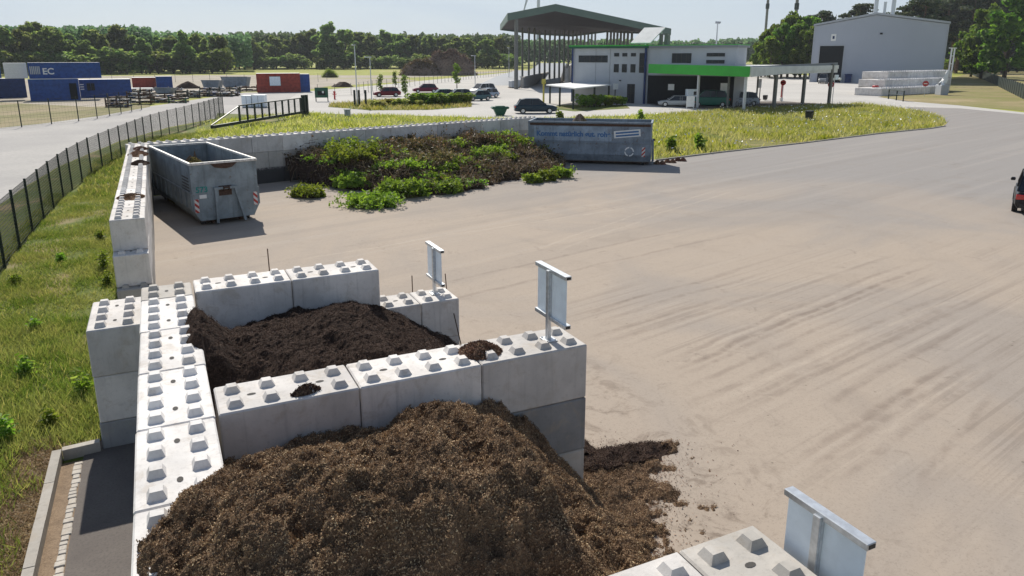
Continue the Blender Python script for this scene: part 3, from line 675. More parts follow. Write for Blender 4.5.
bay_sign(4.46, .40, 2.4, 2.73, 3.42, .37, 'tall galvanised sign frame standing on the end of the dividing wall')
bay_sign(4.53, Y1+.50, 1.6, 1.87, 2.56, Y1+.55, 'smaller looking galvanised sign frame on the low end of the rear bay wall')
bay_sign(4.12, -4.66, 1.7, 2.13, 2.82, -4.70, 'nearest galvanised sign frame cut off by the bottom edge, bolted to the near wall', foot=False, half=.37)
def stake(p, q, label, r=.011):
    b = MB(); b.tube((0, 0, 0), Vector(q)-Vector(p), r, r, 7); tag(b.build('steel_stake', M['rust'], loc=p), label, 'stake', 'rusty stakes beside the bay walls')
stake((1.42, 6.1, 0), (1.40, 6.12, 2.72), 'upright rusty stake rising behind the left part of the rear bay wall')
stake((4.20, 5.95, 0), (4.20, 5.97, 1.86), 'short upright rusty stake behind the low end of the rear bay wall')
stake((5.05, 5.95, 0), (4.92, 5.93, 1.82), 'leaning rusty stake just right of the smaller sign frame')
stake((4.93, 4.75, .0), (4.66, 4.78, 1.34), 'leaning rusty stake against the near corner of the low wall end')

# ------------------------------------------------------------------ roll-off containers
def rolloff(name, front_c, back_c, W, H, mat, matin, label, kind):
    """local frame: x across, y from front (hook end, y=0) to rear, z up"""
    fc, bc = Vector(front_c[:2]), Vector(back_c[:2]); d = bc-fc; L = d.length; ang = math.atan2(d.y, d.x)-PI/2
    r = empty(name, (fc.x, fc.y, 0), ang, label, 'container')
    w = W/2; z0 = 0.22; t = .05; ch = .28
    # side walls with folded lower chamfer
    def side(sx):
        b = MB()
        prof = [(w-ch*.8, z0), (w, z0+ch*1.5), (w, H), (w-t, H), (w-t, z0+ch*1.5+.02), (w-ch*.8-t, z0+.04)]
        pts = [(sx*x, z) for x, z in prof]
        vs = [(x, 0.0, z) for x, z in pts]+[(x, L, z) for x, z in pts]; n = len(pts)
        fs = [tuple(range(n)), tuple(range(n, 2*n))]+[(i, (i+1) % n, n+(i+1) % n, n+i) for i in range(n)]
        b.add(vs, fs, mat)
        return b
    for sx in (-1, 1):
        b = side(sx)
        b.build('side_wall', None, r)
        b = MB(); b.box(sx*(w+.002), .02, H*.53, sx*(w+.045), L-.02, H*.53+.07, mat, c=.008)
        nrib = 8
        if kind == 'left':
            for i in range(nrib+1):
                y = .08+(L-.16)*i/nrib; b.box(sx*(w+.003), y-.04, z0+ch*1.5, sx*(w+.05), y+.04, H*.53-.002, mat)
        b.build('side_rib', None, r)
    b = MB(); b.box(-w+.2, .03, z0-.01, w-.2, L-.03, z0+.05, matin); b.build('floor_panel', None, r)
    b = MB(); b.box(-w+.2, .05, z0+.052, w-.2, L-.1, z0+.09, M['compost_dark'])
    b.build('residue', None, r)
    # front wall
    b = MB(); fp = [(-w+.25, z0), (w-.25, z0), (w-.002, z0+ch*1.45), (w-.002, H), (-w+.002, H), (-w+.002, z0+ch*1.45)]
    vs = [(x, -.003, z) for x, z in fp]+[(x, t, z) for x, z in fp]; n = 6
    b.add(vs, [tuple(range(n)), tuple(range(n, 2*n))[::-1]]+[(i, (i+1) % n, n+(i+1) % n, n+i) for i in range(n)], mat); b.build('front_wall', None, r)
    b = MB(); vs = [(x, L-t, z) for x, z in fp]+[(x, L+.003, z) for x, z in fp]
    b.add(vs, [tuple(range(n)), tuple(range(n, 2*n))[::-1]]+[(i, (i+1) % n, n+(i+1) % n, n+i) for i in range(n)], mat)
    b.box(-.04, L+.003, z0, .04, L+.06, H, mat)
    for sx in (-1, 1): b.tube((sx*(w-.02), L+.03, z0+.4), (sx*(w-.02), L+.03, H), .035, n=8, m=mat)
    b.build('rear_door', None, r)
    # rim
    b = MB(); rm = M['rimwhite'] if kind == 'left' else mat
    for sx in (-1, 1): b.box(sx*(w-.065), -.06, H, sx*(w+.04), L+.06, H+.09, rm, c=.012)
    b.box(-w+.068, -.06, H+.001, w-.068, .06, H+.088, rm, c=.012); b.box(-w+.068, L-.06, H+.001, w-.068, L+.06, H+.088, rm, c=.012)
    b.build('rim', None, r)
    # runners and rollers
    b = MB()
    for sx in (-.53, .53): b.box(sx-.05, .1, .07, sx+.05, L-.1, z0-.012, M['rust'], c=.006)
    for i in range(7):
        y = .4+(L-.8)*i/6; b.box(-w+.3, y-.04, .12, w-.3, y+.04, z0-.014, M['rust'])
    b.build('underframe', None, r)
    for sx in (-1, 1):
        for y in (.45, L-.35):
            b = MB(); b.tube((sx*.75, y, .085), (sx*.92, y, .085), .085, n=14); b.build('roller', M['black'], r)
    # hook A-frame
    b = MB()
    b.bar((-.42, -.10, .09), (-.38, -.08, 1.42), .09, .09, mat); b.bar((.62, -.13, .09), (.34, -.08, 1.42), .09, .09, mat)
    b.bar((-.45, -.08, 1.42), (.40, -.08, 1.42), .09, .09, mat)
    b.tube((-.09, -.17, 1.45), (.09, -.17, 1.45), .03, n=8, m=M['rust']); b.bar((-.1, -.03, 1.33), (-.1, -.18, 1.47), .03, .12, M['rust']); b.bar((.1, -.03, 1.33), (.1, -.18, 1.47), .03, .12, M['rust'])
    b.build('hook_frame', None, r)
    b = MB(); b.box(-.26, -.012, 1.12, .22, -.004, 1.50, M['rust']); b.build('scuff_plate', None, r)
    return r, L, w
lcF = Vector((1.85, 21.75)); lcd = Vector((-.19, .982))
rl, LL, lw = rolloff('rolloff_container', lcF, lcF+lcd*7.0, 2.46, 2.36, M['skip'], M['skip_in'], 'open grey blue container with hook frame standing in the left corner of the walls', 'left')
for sx, zz in ((-1, .55), (1, .62)):
    b = MB(); b.box(sx*(lw-.13)-.075, -.016, zz, sx*(lw-.13)+.075, -.006, zz+.52, M['stripes'])
    b.build('warning_plate', None, rl)
b = MB()
for i in range(5): b.box(-lw-.012, .35, 1.32+i*.12, -lw-.004, 1.35, 1.37+i*.12, M['black'])
b.build('slot', None, rl)
text('573', .30, M['teal'], 'number', rl, Matrix.Translation((-1.10, -.008, 1.32)) @ Matrix.Rotation(R90, 4, 'X'), bold=.008)
b = MB(); b.box(-.98, -.012, 1.08, -.72, -.005, 1.22, M['white']); b.build('sticker', None, rl)
b = MB(); b.add([(-.5, -.07, 2.37), (-.35, -.075, 2.22), (0.05, -.073, 2.16), (.3, -.075, 2.2), (.5, -.07, 2.37)], [(0, 1, 2, 3, 4)], M['rust']); 
b.build('dirt_patch', None, rl)
ci = lcF+lcd*4.6; lump('container_debris', ci.x, ci.y, .30, .98, 2.0, 1.75, M['compost'], M['clip_brown'], 'brown and green plant debris lying inside the grey blue left container', 'loads of the containers', 5.5, rz=math.atan2(lcd.y, lcd.x)-PI/2)
# the second container, seen from its long side
pr = gp(650, 166.5); pl = gp(529, 163.0)
dd = Vector((pr.x-pl.x, pr.y-pl.y)); Lr = dd.length
dd.normalize(); nn = Vector((-dd.y, dd.x))
# here the hook end points right
rr, LR, rw = rolloff('rolloff_container', Vector(pr[:2])+nn*1.22, Vector(pl[:2])+nn*1.22, 2.44, hz(pr.x, pr.y, 123.5)-.05, M['skip2'], M['skip_in'], 'open blue grey container with faded lettering at the right end of the long wall', 'right')
# its visible long side: local x = +w side? local x axis = direction rotated -90 from y
HR = hz(pr.x, pr.y, 123.5)-.05
TX = Matrix.Translation((-rw-.052, 0, 0)) @ Matrix.Rotation(-R90, 4, 'Z') @ Matrix.Rotation(R90, 4, 'X')
side_sign = -1
def sideT(y, z): return Matrix.Translation((-rw-.010, y, z)) @ Matrix.Rotation(-R90, 4, 'Z') @ Matrix.Rotation(R90, 4, 'X')
text('Kommt natürlich gut, rohe', .41, M['bluetext'], 'lettering', rr, sideT(LR-.45, HR*.53+.38), bold=.018)
b = MB(); b.box(-rw-.008, 2.3, HR*.53+.12, -rw-.004, LR-.3, HR-.2, M['palepaint']); b.build('faded_panel', None, rr)
b = MB(); 
T = sideT(2.15, HR*.53+.30) @ Matrix.Rotation(.10, 4, 'Z')
b.box(0, 0, 0, 1.55, .42, .006, M['paleroof'], T=T)
for i in range(2): b.box(.1, .07+.17*i, .006, 1.45, .17+.17*i, .010, M['bluetext'], T=T)
b.build('sticker', None, rr)
b = MB(); nseg = 20; T = sideT(1.25, .84)
for i in range(nseg):
    if i % 5 == 4: continue
    a0, a1 = 2*PI*i/nseg, 2*PI*(i+1)/nseg
    b.add([(.21*math.cos(a0), .21*math.sin(a0), 0), (.28*math.cos(a0), .28*math.sin(a0), 0), (.28*math.cos(a1), .28*math.sin(a1), 0), (.21*math.cos(a1), .21*math.sin(a1), 0)], [(0, 1, 2, 3)], M['paleroof'], T)
b.build('ring_emblem', None, rr)
for yy in (.42, LR-.25):
    b = MB(); b.box(-rw-.018, yy-.1, .55, -rw-.008, yy+.1, 1.12, M['stripes']); b.build('warning_plate', None, rr)
b = MB(); b.box(-rw-.012, .05, HR-.16, -rw-.006, LR-.05, HR-.02, M['rust']); b.build('rust_band', None, rr)

lp = Vector(pl[:2])+dd*2.9+nn*1.2
lump('brown_bundle', lp.x, lp.y, HR+.02, .42, .3, .42, M['soilbrown'], M['twigs'], 'brown bundle sticking out above the rim of the blue container', 'loads of the right container', 9.1)
for i in range(6):
    q = gp(657+i*5.2, 164.5-i*.8+(i % 2)); lump('reddish_rubble', q.x, q.y, .02, .22, .2, .22, M['redbrown'], M['chips'], 'reddish lump of rubble on the yard at the right end of the blue container', 'reddish rubble lumps', 3.1+i)
# ------------------------------------------------------------------ green waste
def leaf_blob(cx, cy, cz, rx, ry, rz, n, size, up=.0):
    d = rdir(n); d[:, 2] = np.abs(d[:, 2]) if up else d[:, 2]
    rad = rng.uniform(.35, 1.0, n)**.5
    P = d*rad[:, None]*np.array([rx, ry, rz])+np.array([cx, cy, cz])
    A = rdir(n)*(size*rng.uniform(.6, 1.3, n))[:, None]; B = perp(A)*(size*rng.uniform(.35, .7, n))[:, None]
    return P, A, B
def spray(cx, cy, cz, r, h, nb, lf):
    out = []
    for i in range(nb):
        a = rng.uniform(0, 2*PI); L_ = r*rng.uniform(.5, 1.15); st0 = rng.uniform(-.5, .5, 2)*r; n = int(26*max(.6, L_))
        f_ = rng.uniform(0, 1, n); up = h*rng.uniform(.25, 1.1)
        P = np.stack([cx+st0[0]+math.cos(a)*L_*f_, cy+st0[1]+math.sin(a)*L_*f_, cz+up*np.sin(f_*2.3)*.9+.03], 1)+rng.normal(0, lf*.9, (n, 3))
        A = rdir(n)*(lf*rng.uniform(.6, 1.3, n))[:, None]; out.append((P, A, perp(A)*(lf*rng.uniform(.35, .6, n))[:, None]))
    return out
def cat3(L): return tuple(np.concatenate([q[k] for q in L]) for k in range(3))
gd = Vector((math.cos(BA), math.sin(BA))); gn = Vector((gd.y, -gd.x))  # along the wall / away from it towards the camera
def wl(s, o): p = Vector((-.65, 29.37))+gd*s+gn*o; return p
def gheap(x, y):
    rel = Vector((x+.65, y-29.37)); s = rel.dot(gd); o = rel.dot(gn)
    if o < 0: return -1
    e = interp(s, [(6.2, 0), (7.2, 3.2), (8.2, 5.9), (9.4, 8.0), (11, 8.6), (13, 7.9), (15, 7.6), (17, 7.4), (19.5, 7.0), (21.5, 5.0), (23, 0)])
    if e <= 0: return -1
    t_ = o/e; hh = 1.25*min(1, (1-t_)*1.5)*sst(0, .12, t_+.12) if t_ < 1 else -.3
    hh *= interp(s, [(4, .5), (7, 1.0), (9, 1.05), (12, .95), (15, 1.02), (18, 1.1), (20.5, .8), (23, .4)])
    if t_ > 1.08: return -1
    return hh+.38*fbm(x, y, .8, 5, 1.2)+.24*fbm(x, y, 2.6, 4, 3.2)
def green_waste():
    x0, x1, y0, y1, st = 3, 24, 20.5, 36, .13
    nx, ny = int((x1-x0)/st), int((y1-y0)/st); V = []; Z = np.zeros((ny, nx))
    for j in range(ny):
        for i in range(nx): z = gheap(x0+i*st, y0+j*st); Z[j, i] = z; V.append((x0+i*st, y0+j*st, max(z, -.2)))
    F = [(j*nx+i, j*nx+i+1, (j+1)*nx+i+1, (j+1)*nx+i) for j in range(ny-1) for i in range(nx-1) if Z[j:j+2, i:i+2].max() > 0.0 and Z[j:j+2, i:i+2].min() > -.6]
    b = MB(); b.v = V; b.f = F; b.mi = [0]*len(F)
    o = b.build('green_waste_heap', M['compost_dark']); tag(o, 'long heap of branches and wilted hedge cuttings dumped against the back wall', 'heap')
    cand = []
    while len(cand) < 30000:
        x = rng.uniform(x0, x1); y = rng.uniform(y0, y1); i = min(nx-1, int((x-x0)/st)); j = min(ny-1, int((y-y0)/st))
        if Z[j, i] > .02: cand.append((x, y, Z[j, i]+abs(rng.normal(0, .07))))
    P = np.array(cand); n = len(P); P[:, 2] += .12*np.abs(rng.normal(0, 1, n))**2*.6
    A = rdir(n)*rng.uniform(.05, .34, n)[:, None]; B = perp(A)*rng.uniform(.006, .014, n)[:, None]
    quads('twigs', P[:15000], A[:15000], B[:15000], M['twigs'], o)['kind'] = 'stuff'
    n2 = 15000; A = rdir(n2)*rng.uniform(.03, .075, n2)[:, None]; B = perp(A)*rng.uniform(.02, .045, n2)[:, None]
    quads('wilted_leaves', P[15000:], A, B, M['clip_brown'], o)['kind'] = 'stuff'
green_waste()
def clippings(u, v, wpx, hpx, label, h=None, dens=1.0, mat='clip', zb=None):
    p = gp(u, v); d = (Vector(p[:2])-Vector(CAMP[:2])).length; m = d/FPX
    r = wpx*m/2; z = max(0, gheap(p.x, p.y)) if zb is None else zb; hh = hpx*m
    L = []
    k = max(7, int(wpx/3))
    for i in range(k):
        a = rng.uniform(-1, 1); bb = rng.uniform(-1, 1); q = math.sqrt(max(.05, 1-a*a))
        L.append(leaf_blob(a*r*.8*CR[0]-bb*q*r*.5*CR[1], a*r*.8*CR[1]+bb*q*r*.5*CR[0], hh*rng.uniform(.0, .45)*q, r*rng.uniform(.12, .34), r*rng.uniform(.12, .34), hh*rng.uniform(.3, .75), int(1500*dens*wpx/30/k), rng.uniform(.04, .085), 1))
    L += spray(0, 0, 0, r*.85, hh*.95, int(wpx*2.2), .06)
    P, A, B = cat3(L)
    b = MB(); b.add([], [])
    lo = MB()
    ns, na = 5, 14; vs = [(0, 0, hh*.55)]; fs = []
    for q in range(1, ns+1):
        for a in range(na):
            t_ = q/ns; an = 2*PI*a/na; vs.append((r*.75*t_*math.cos(an), r*.6*t_*math.sin(an), hh*.55*(1-t_**2)-.01))
    for a in range(na): fs.append((0, 1+a, 1+(a+1) % na))
    for q in range(ns-1):
        for a in range(na): fs.append((1+q*na+a, 1+(q+1)*na+a, 1+(q+1)*na+(a+1) % na, 1+q*na+(a+1) % na))
    lo.add(vs, fs); o = lo.build('hedge_cuttings', M['clip_brown'], loc=(p.x, p.y, z)); tag(o, label, 'hedge cuttings', 'piles of green cuttings')
    quads('leaves', P, A, B, M[mat], o)['kind'] = 'stuff'
for a in [(308, 197, 36, 12, 'leftmost low mound of green cuttings on the yard beside the long wall'),
          (372, 206, 58, 12, 'bright green low spread of cuttings at the front of the heap'),
          (404, 196, 58, 17, 'dark green mound of cuttings in the middle front of the heap'),
          (447, 193, 34, 13, 'green mound of cuttings right of the dark middle mound'),
          (467, 188, 34, 9, 'small greyish green mound of cuttings near the middle of the heap'),
          (532, 183, 20, 9, 'round fresh green mound of cuttings at the right front of the heap'),
          (547, 181, 22, 11, 'second round green mound of cuttings at the right front of the heap'),
          (562, 178, 24, 12, 'rightmost light green mound of cuttings near the blue container')]:
    clippings(*a[:4], a[4], dens=1.5, zb=0)
def on_heap(s, o, w, h, label, mat='clip'):
    p = wl(s, o); z = max(0, gheap(p.x, p.y))
    L = [leaf_blob(rng.uniform(-.6, .6)*w, rng.uniform(-.45, .45)*w, h*rng.uniform(-.2, .3), w*rng.uniform(.12, .32), w*rng.uniform(.12, .32), h*rng.uniform(.3, .75), 160, rng.uniform(.045, .09), 1) for _ in range(8)]+spray(0, 0, h*.1, w*.75, h*.9, int(38*w), .065)
    P, A, B = cat3(L); ob = quads('hedge_cuttings', P, A, B, M[mat], None, loc=(p.x, p.y, z-.1))
    tag(ob, label, 'hedge cuttings', 'piles of green cuttings')
GN = ['left', 'middle', 'right']
for i in range(13):
    s__ = 8.2+13.5*((i*.618) % 1); o__ = 1.0+5.8*((i*.38+.1) % 1); on_heap(s__, o__, rng.uniform(.8, 1.5), rng.uniform(.35, .6), 'loose tuft of green leaves among the twigs of the long heap', 'clip')
for q in [(9.6, 1.0, 1.7, .9, 'bushy green cuttings piled against the wall at the left end of the heap'), (8.9, 2.6, 1.9, .8, 'bushy green cuttings on the left slope of the heap'),
          (8.0, 4.2, 1.3, .6, 'green cuttings low down at the left end of the heap'), (11.0, 2.4, 1.6, .5, 'green cuttings on the crest right of the left bush'),
          (10.2, 5.0, 1.6, .4, 'loose green cuttings in the middle of the left slope'), (19.6, 1.3, 1.5, .9, 'bright green cuttings on the crest near the blue container'),
          (20.6, 3.2, 1.2, .5, 'green cuttings below the crest near the blue container'), (14.5, 5.3, 1.5, .5, 'patch of green leaves on the slope in the middle of the heap'),
          (16.6, 4.6, 1.3, .4, 'green leaves right of the middle of the heap'), (15.2, 2.0, 1.2, .4, 'few green leaves near the crest in the middle of the heap')]:
    on_heap(*q)
on_heap(17.6, 2.4, 1.8, .5, 'greyish brown twiggy cuttings right of the middle of the heap', 'clip_brown')
on_heap(13.0, 1.5, 2.4, .6, 'tangled brown hedge cuttings on the crest in the middle', 'clip_brown')
on_heap(12.4, 4.0, 2.2, .5, 'tangled brown hedge cuttings on the front slope', 'clip_brown')

# ------------------------------------------------------------------ grass
def in_poly(poly, x, y):
    c = np.zeros(len(x), bool); n = len(poly)
    for i in range(n):
        (xa, ya), (xb, yb) = poly[i][:2], poly[(i+1) % n][:2]
        c ^= ((ya > y) != (yb > y)) & (x < (xb-xa)*(y-ya)/((yb-ya)+1e-12)+xa)
    return c
def blades(name, x, y, h, w, mat, lean=.5, z=0.0):
    n = len(x); P = np.stack([x, y, np.full(n, z)], 1); a = rng.uniform(0, PI, n)
    A = np.stack([np.cos(a), np.sin(a), np.zeros(n)], 1)*w[:, None]
    B = np.stack([rng.normal(0, lean, n)*h, rng.normal(0, lean, n)*h, h], 1)
    return tag(quads(name, P, A, B, mat, tri=True), kind='stuff')
def scatter(poly, n, x0, x1, y0, y1, clump=0.0):
    x = rng.uniform(x0, x1, n); y = rng.uniform(y0, y1, n); m = in_poly([tuple(q) for q in poly], x, y)
    x, y = x[m], y[m]
    if clump:
        k = np.array([mnoise.noise(Vector((a*clump, b_*clump, 3.3))) for a, b_ in zip(x, y)]); m = k+rng.uniform(-.35, .6, len(x)) > 0
        return x[m], y[m], k[m]
    return x, y, None
vp = [(-2.31, 4.42), (-1.75, 4.42), (-1.66, 4.3), (-1.6, 10.8), (-1.62, 30.6)]+[(-1.9, 30.6), (4, 60), (-1, 57), (-4, 44), (-5.2, 33), (-5.4, 18), (-5.2, 10), (-5, 1), (-2.31, 1)]
x, y, k = scatter(vp, 230000, -5.6, 0, 1, 32, .8); dryk = np.array([mnoise.noise(Vector((a*1.1, b_*1.1, 8.3))) for a, b_ in zip(x, y)]); m_ = (np.minimum(1, (-2.3-x)/1.1)+dryk*.9 > rng.uniform(.1, .9, len(x))) | (y > 4.9); x, y, k = x[m_], y[m_], k[m_]; h = rng.uniform(.04, .14, len(x))*(1+1.3*np.clip(k, 0, 1)); blades('grass', x, y, h, rng.uniform(.006, .012, len(x)), M['grass'], .6, .012)
x, y, k = scatter(vp, 26000, -5.4, -1.3, 1, 12, 1.3); m_ = (x < -2.9) | (y > 4.9); x, y, k = x[m_], y[m_], k[m_]; h = rng.uniform(.10, .30, len(x)); blades('tall_grass', x, y, h, rng.uniform(.005, .010, len(x)), M['grass'], .45, .012)
x, y, k = scatter(vp, 60000, -4, 4, 30, 62, .5); h = rng.uniform(.12, .3, len(x)); blades('grass', x, y, h, rng.uniform(.02, .04, len(x)), M['grass'], .6, .012)
strip = G((200, 123), (262, 116), (310, 113.8), (440, 116.8), (530, 120), (655, 115), (700, 118))+[(28, 30.5), (22.5, 36.5), (0, 31)]
x, y, k = scatter(strip, 90000, 0, 50, 33, 85, .25); h = rng.uniform(.15, .45, len(x)); blades('grass', x, y, h, rng.uniform(.03, .07, len(x)), M['grass_yel'], .5, .012)
x, y, k = scatter(island, 150000, 27, 94, 30, 70, .25); h = rng.uniform(.15, .5, len(x)); blades('meadow_grass', x, y, h, rng.uniform(.02, .06, len(x)), M['grass_yel'], .5, .018)
x = rng.uniform(-3.6, -2.3, 26000); y = rng.uniform(0, 5.4, 26000); m_ = (x+2.3 > -1.5*rng.uniform(0, 1, 26000)**.7-.2); x, y = x[m_], y[m_]; h = rng.uniform(.015, .06, len(x)); blades('dry_grass_blades', x, y, h, rng.uniform(.004, .009, len(x)), M['grass_straw'], 1.4, .014)
# leafy weeds on the left verge, each a plant
def weed(x, y, r, h, label, tall=False, far=False):
    n = int(90+560*r) if not far else 160
    ns_ = 9 if not far else 12; sa_ = rng.uniform(0, 2*PI, ns_); sr_ = rng.uniform(.05, .45, ns_)*r; sh_ = h*rng.uniform(.35, 1.3, ns_); kk = rng.integers(0, ns_, n); f_ = rng.uniform(.0, 1, n)
    P = np.stack([np.cos(sa_)[kk]*sr_[kk]*(.35+.65*f_)+rng.normal(0, .05+.1*r*(1-f_), n), np.sin(sa_)[kk]*sr_[kk]*(.35+.65*f_)+rng.normal(0, .05+.1*r*(1-f_), n), sh_[kk]*f_**.8+.02], 1)
    s = (.035 if not far else .12)*(1+h*.5); A = rdir(n)*(s*rng.uniform(.6, 1.4, n))[:, None]; A[:, 2] *= .5; B = perp(A)*s*.4
    o = quads('weed', P, A, B, M['weed'], None, loc=(x, y, 0.01)); return tag(o, label, 'weed', 'weeds on the verges')
for i, (u, v, r, h, lab) in enumerate([(28, 375, .30, .35, 'leafy weed in the grass level with the outer block stack, far left'), (6, 440, .28, .35, 'leafy weed cut by the left edge of the photo'), (83, 395, .22, .45, 'tall leafy weed against the outer block stack'),
                      (50, 425, .2, .25, 'small leafy weed between kerb and left edge'), (100, 240, .28, .4, 'leafy weed beside the near end of the boundary wall'), (104, 270, .3, .5, 'bushy weed at the foot of the boundary wall end'),
                      (62, 262, .25, .25, 'pale flowering weed in the middle of the verge'), (15, 285, .3, .3, 'weed under the fence at the left edge'), (35, 330, .22, .25, 'low weed on the open verge below the fence'), (108, 285, .22, .35, 'weed between the boundary wall and the outer stack')]):
    p = gp(u, v); weed(p.x, p.y, r, h, lab)
for i, (u, v, lab) in enumerate([(672, 152, 'leafy weed right behind the blue container'), (700, 150, 'bushy weed at the left end of the meadow island'), (745, 104, 'dark weed at the foot of the canopy post'), (560, 120.5, 'tall yellow weed behind the blue container'), (641, 120.5, 'tall weed behind the right end of the blue container')]):
    p = gp(u, v); weed(p.x, p.y, .8, .9, lab, far=True)
fl = scatter(island, 2600, 30, 90, 30, 68, .3); n = len(fl[0])
P = np.stack([fl[0], fl[1], rng.uniform(.3, .6, n)], 1); tag(quads('wild_flowers', P, rdir(n)*.055, perp(rdir(n))*.055, M['white']), kind='stuff')

# ------------------------------------------------------------------ fences
def mesh_fence(name, pts, H, label, spacing=2.5, mat='fence', wires=9, post=.05, vert=0, mid=None, cat='fence'):
    r = empty(name, (pts[0][0], pts[0][1], 0), 0, label, cat); o0 = Vector((pts[0][0], pts[0][1], 0))
    # resample
    P = [Vector((p[0], p[1], 0)) for p in pts]; out = [P[0]]; rem = spacing
    for a, c in zip(P, P[1:]):
        L = (c-a).length; d = (c-a)/L; s = rem
        while s <= L: out.append(a+d*s); s += spacing
        rem = s-L
    for p in out[:95]:
        b = MB(); b.box(-post/2, -post/2, 0, post/2, post/2, H+.05, c=.004); b.build('post', M[mat], r, loc=p-o0)
    for i, (a, c) in enumerate(zip(out[:95], out[1:95])):
        b = MB(); a, c = a-o0, c-o0
        for k in range(wires):
            z = .06+(H-.08)*k/(wires-1); b.bar(a+Vector((0, 0, z)), c+Vector((0, 0, z)), .010, .014)
        if vert:
            n = int((c-a).length/vert)
            for k in range(1, n): q = a+(c-a)*k/n; b.bar(q+Vector((0, 0, .05)), q+Vector((0, 0, H)), .006, .006)
        b.build('mesh_panel', M[mat], r)
    return r
mesh_fence('mesh_fence', [(-4.9, -2), (-5.0, 12), (-4.9, 18.8), (-4.75, 24.0), (-4.6, 28.4), (-4.3, 33.5), (-3.8, 38), (-2.9, 43.5), (-1.0, 54), (.5, 59.8), (1.8, 64), (3.6, 70), (5.4, 77), (7.2, 84)], 2.0,
           'long dark wire mesh fence curving along the pale road left of the walls', 2.5, post=.075, vert=.06, wires=18)
mesh_fence('construction_fence', [tuple(gp(u, v)[:2]) for u, v in [(-60, 134), (0, 129.5), (25, 127), (67, 122.5), (90, 120), (120, 114), (150, 108)]], 2.4,
           'construction fence with spaced thin posts across the road on the left', 3.4, 'fence', 6, .09, vert=.35)
mesh_fence('mesh_fence', [tuple(gp(u, v)[:2]) for u, v in [(318, 97), (356, 95), (380, 90), (440, 83), (470, 79), (512, 74.5)]], 2.0, 'thin mesh fence behind the parked cars and young trees', 3.5, 'fence_grey', 6, .07)
mesh_fence('mesh_fence', [tuple(gp(u, v)[:2]) for u, v in [(90, 84), (180, 82), (300, 83), (330, 81)]], 2.0, 'distant mesh fence behind the storage containers', 5, 'fence_grey', 5, .08)
# slate coloured solid screen fence on the right
pts = [gp(u, v) for u, v in [(1029, 101), (1023, 99), (1008, 91.5), (995, 84.8), (981, 78.5), (968, 73.5), (960, 70)]]
rf = empty('screen_fence', (pts[0].x, pts[0].y, 0), 0, 'dark screened fence running back beside the dry grass on the right', 'fence')
for a, c in zip(pts, pts[1:]):
    L = (c-a).length; n = min(12, max(1, int(L/4)))
    for i in range(n):
        p, q = a+(c-a)*i/n-pts[0], a+(c-a)*(i+1)/n-pts[0]
        b = MB(); b.bar(p+Vector((0, 0, 1.1)), q+Vector((0, 0, 1.1)), .04, 2.1); b.build('screen_panel', M['fence'], rf)
        b = MB(); b.box(-.05, -.05, 0, .05, .05, 2.25); b.build('post', M['fence'], rf, loc=p)
# sliding gate
ga, gb = gp(212, 132.5), gp(307, 115.5); gd_ = (gb-ga); GL = gd_.length
gr = empty('sliding_gate', ga, math.atan2(gd_.y, gd_.x), 'dark green steel sliding gate with pointed counterweight tail behind the long wall', 'gate')
def sg(f): return f*GL
f1 = .25; gH = hz(gb.x, gb.y, 97.0)
b = MB(); b.bar((0, 0, .45), (sg(1), 0, .45), .18, .26); b.build('bottom_beam', M['fence'], gr)
b = MB(); b.bar((sg(f1), 0, gH-.05), (sg(1), 0, gH-.05), .10, .10); b.build('top_rail', M['fence'], gr)
b = MB(); b.bar((sg(.0), 0, .6), (sg(f1), 0, gH-.1), .09, .09); b.build('tail_brace', M['fence_grey'], gr)
for i in range(10):
    b = MB(); xx = sg(f1+(1-f1)*i/10); b.box(xx-.09, -.06, .585, xx+.09, .06, gH-.102); b.build('upright', M['fence'], gr)
for xx in (sg(.965), sg(1.0)):
    b = MB(); b.box(xx-.14, -.2, 0, xx+.14, .2, gH+.25); b.build('gate_post', M['fence'], gr)
b = MB(); nb = 64
for i in range(nb):
    xx = sg(f1+(.955-f1)*i/nb); b.bar((xx, .0, .58), (xx, .0, gH-.11), .016, .016)
b.build('bar_infill', M['fence'], gr)
for u in (355, 359.5, 366):
    p = gp(u, 106); h_ = hz(p.x, p.y, 90); b = MB(); b.box(-.12, -.12, 0, .12, .12, h_, c=.01)
    tag(b.build('gate_post', M['fence'], loc=p), {355: 'left one of three dark gate posts by the car park entrance', 359.5: 'middle one of three dark gate posts by the car park entrance', 366: 'right one of three dark gate posts by the car park entrance'}[u], 'post', 'gate posts at the car park entrance')

# ------------------------------------------------------------------ buildings
def frame(name, pa, pb, label, cat):
    """thing whose local x runs from pa to pb (seen left to right), local y away from the camera"""
    pa, pb = Vector((pa[0], pa[1], 0)), Vector((pb[0], pb[1], 0)); d = pb-pa
    return empty(name, pa, math.atan2(d.y, d.x), label, cat), d.length, pa, pb
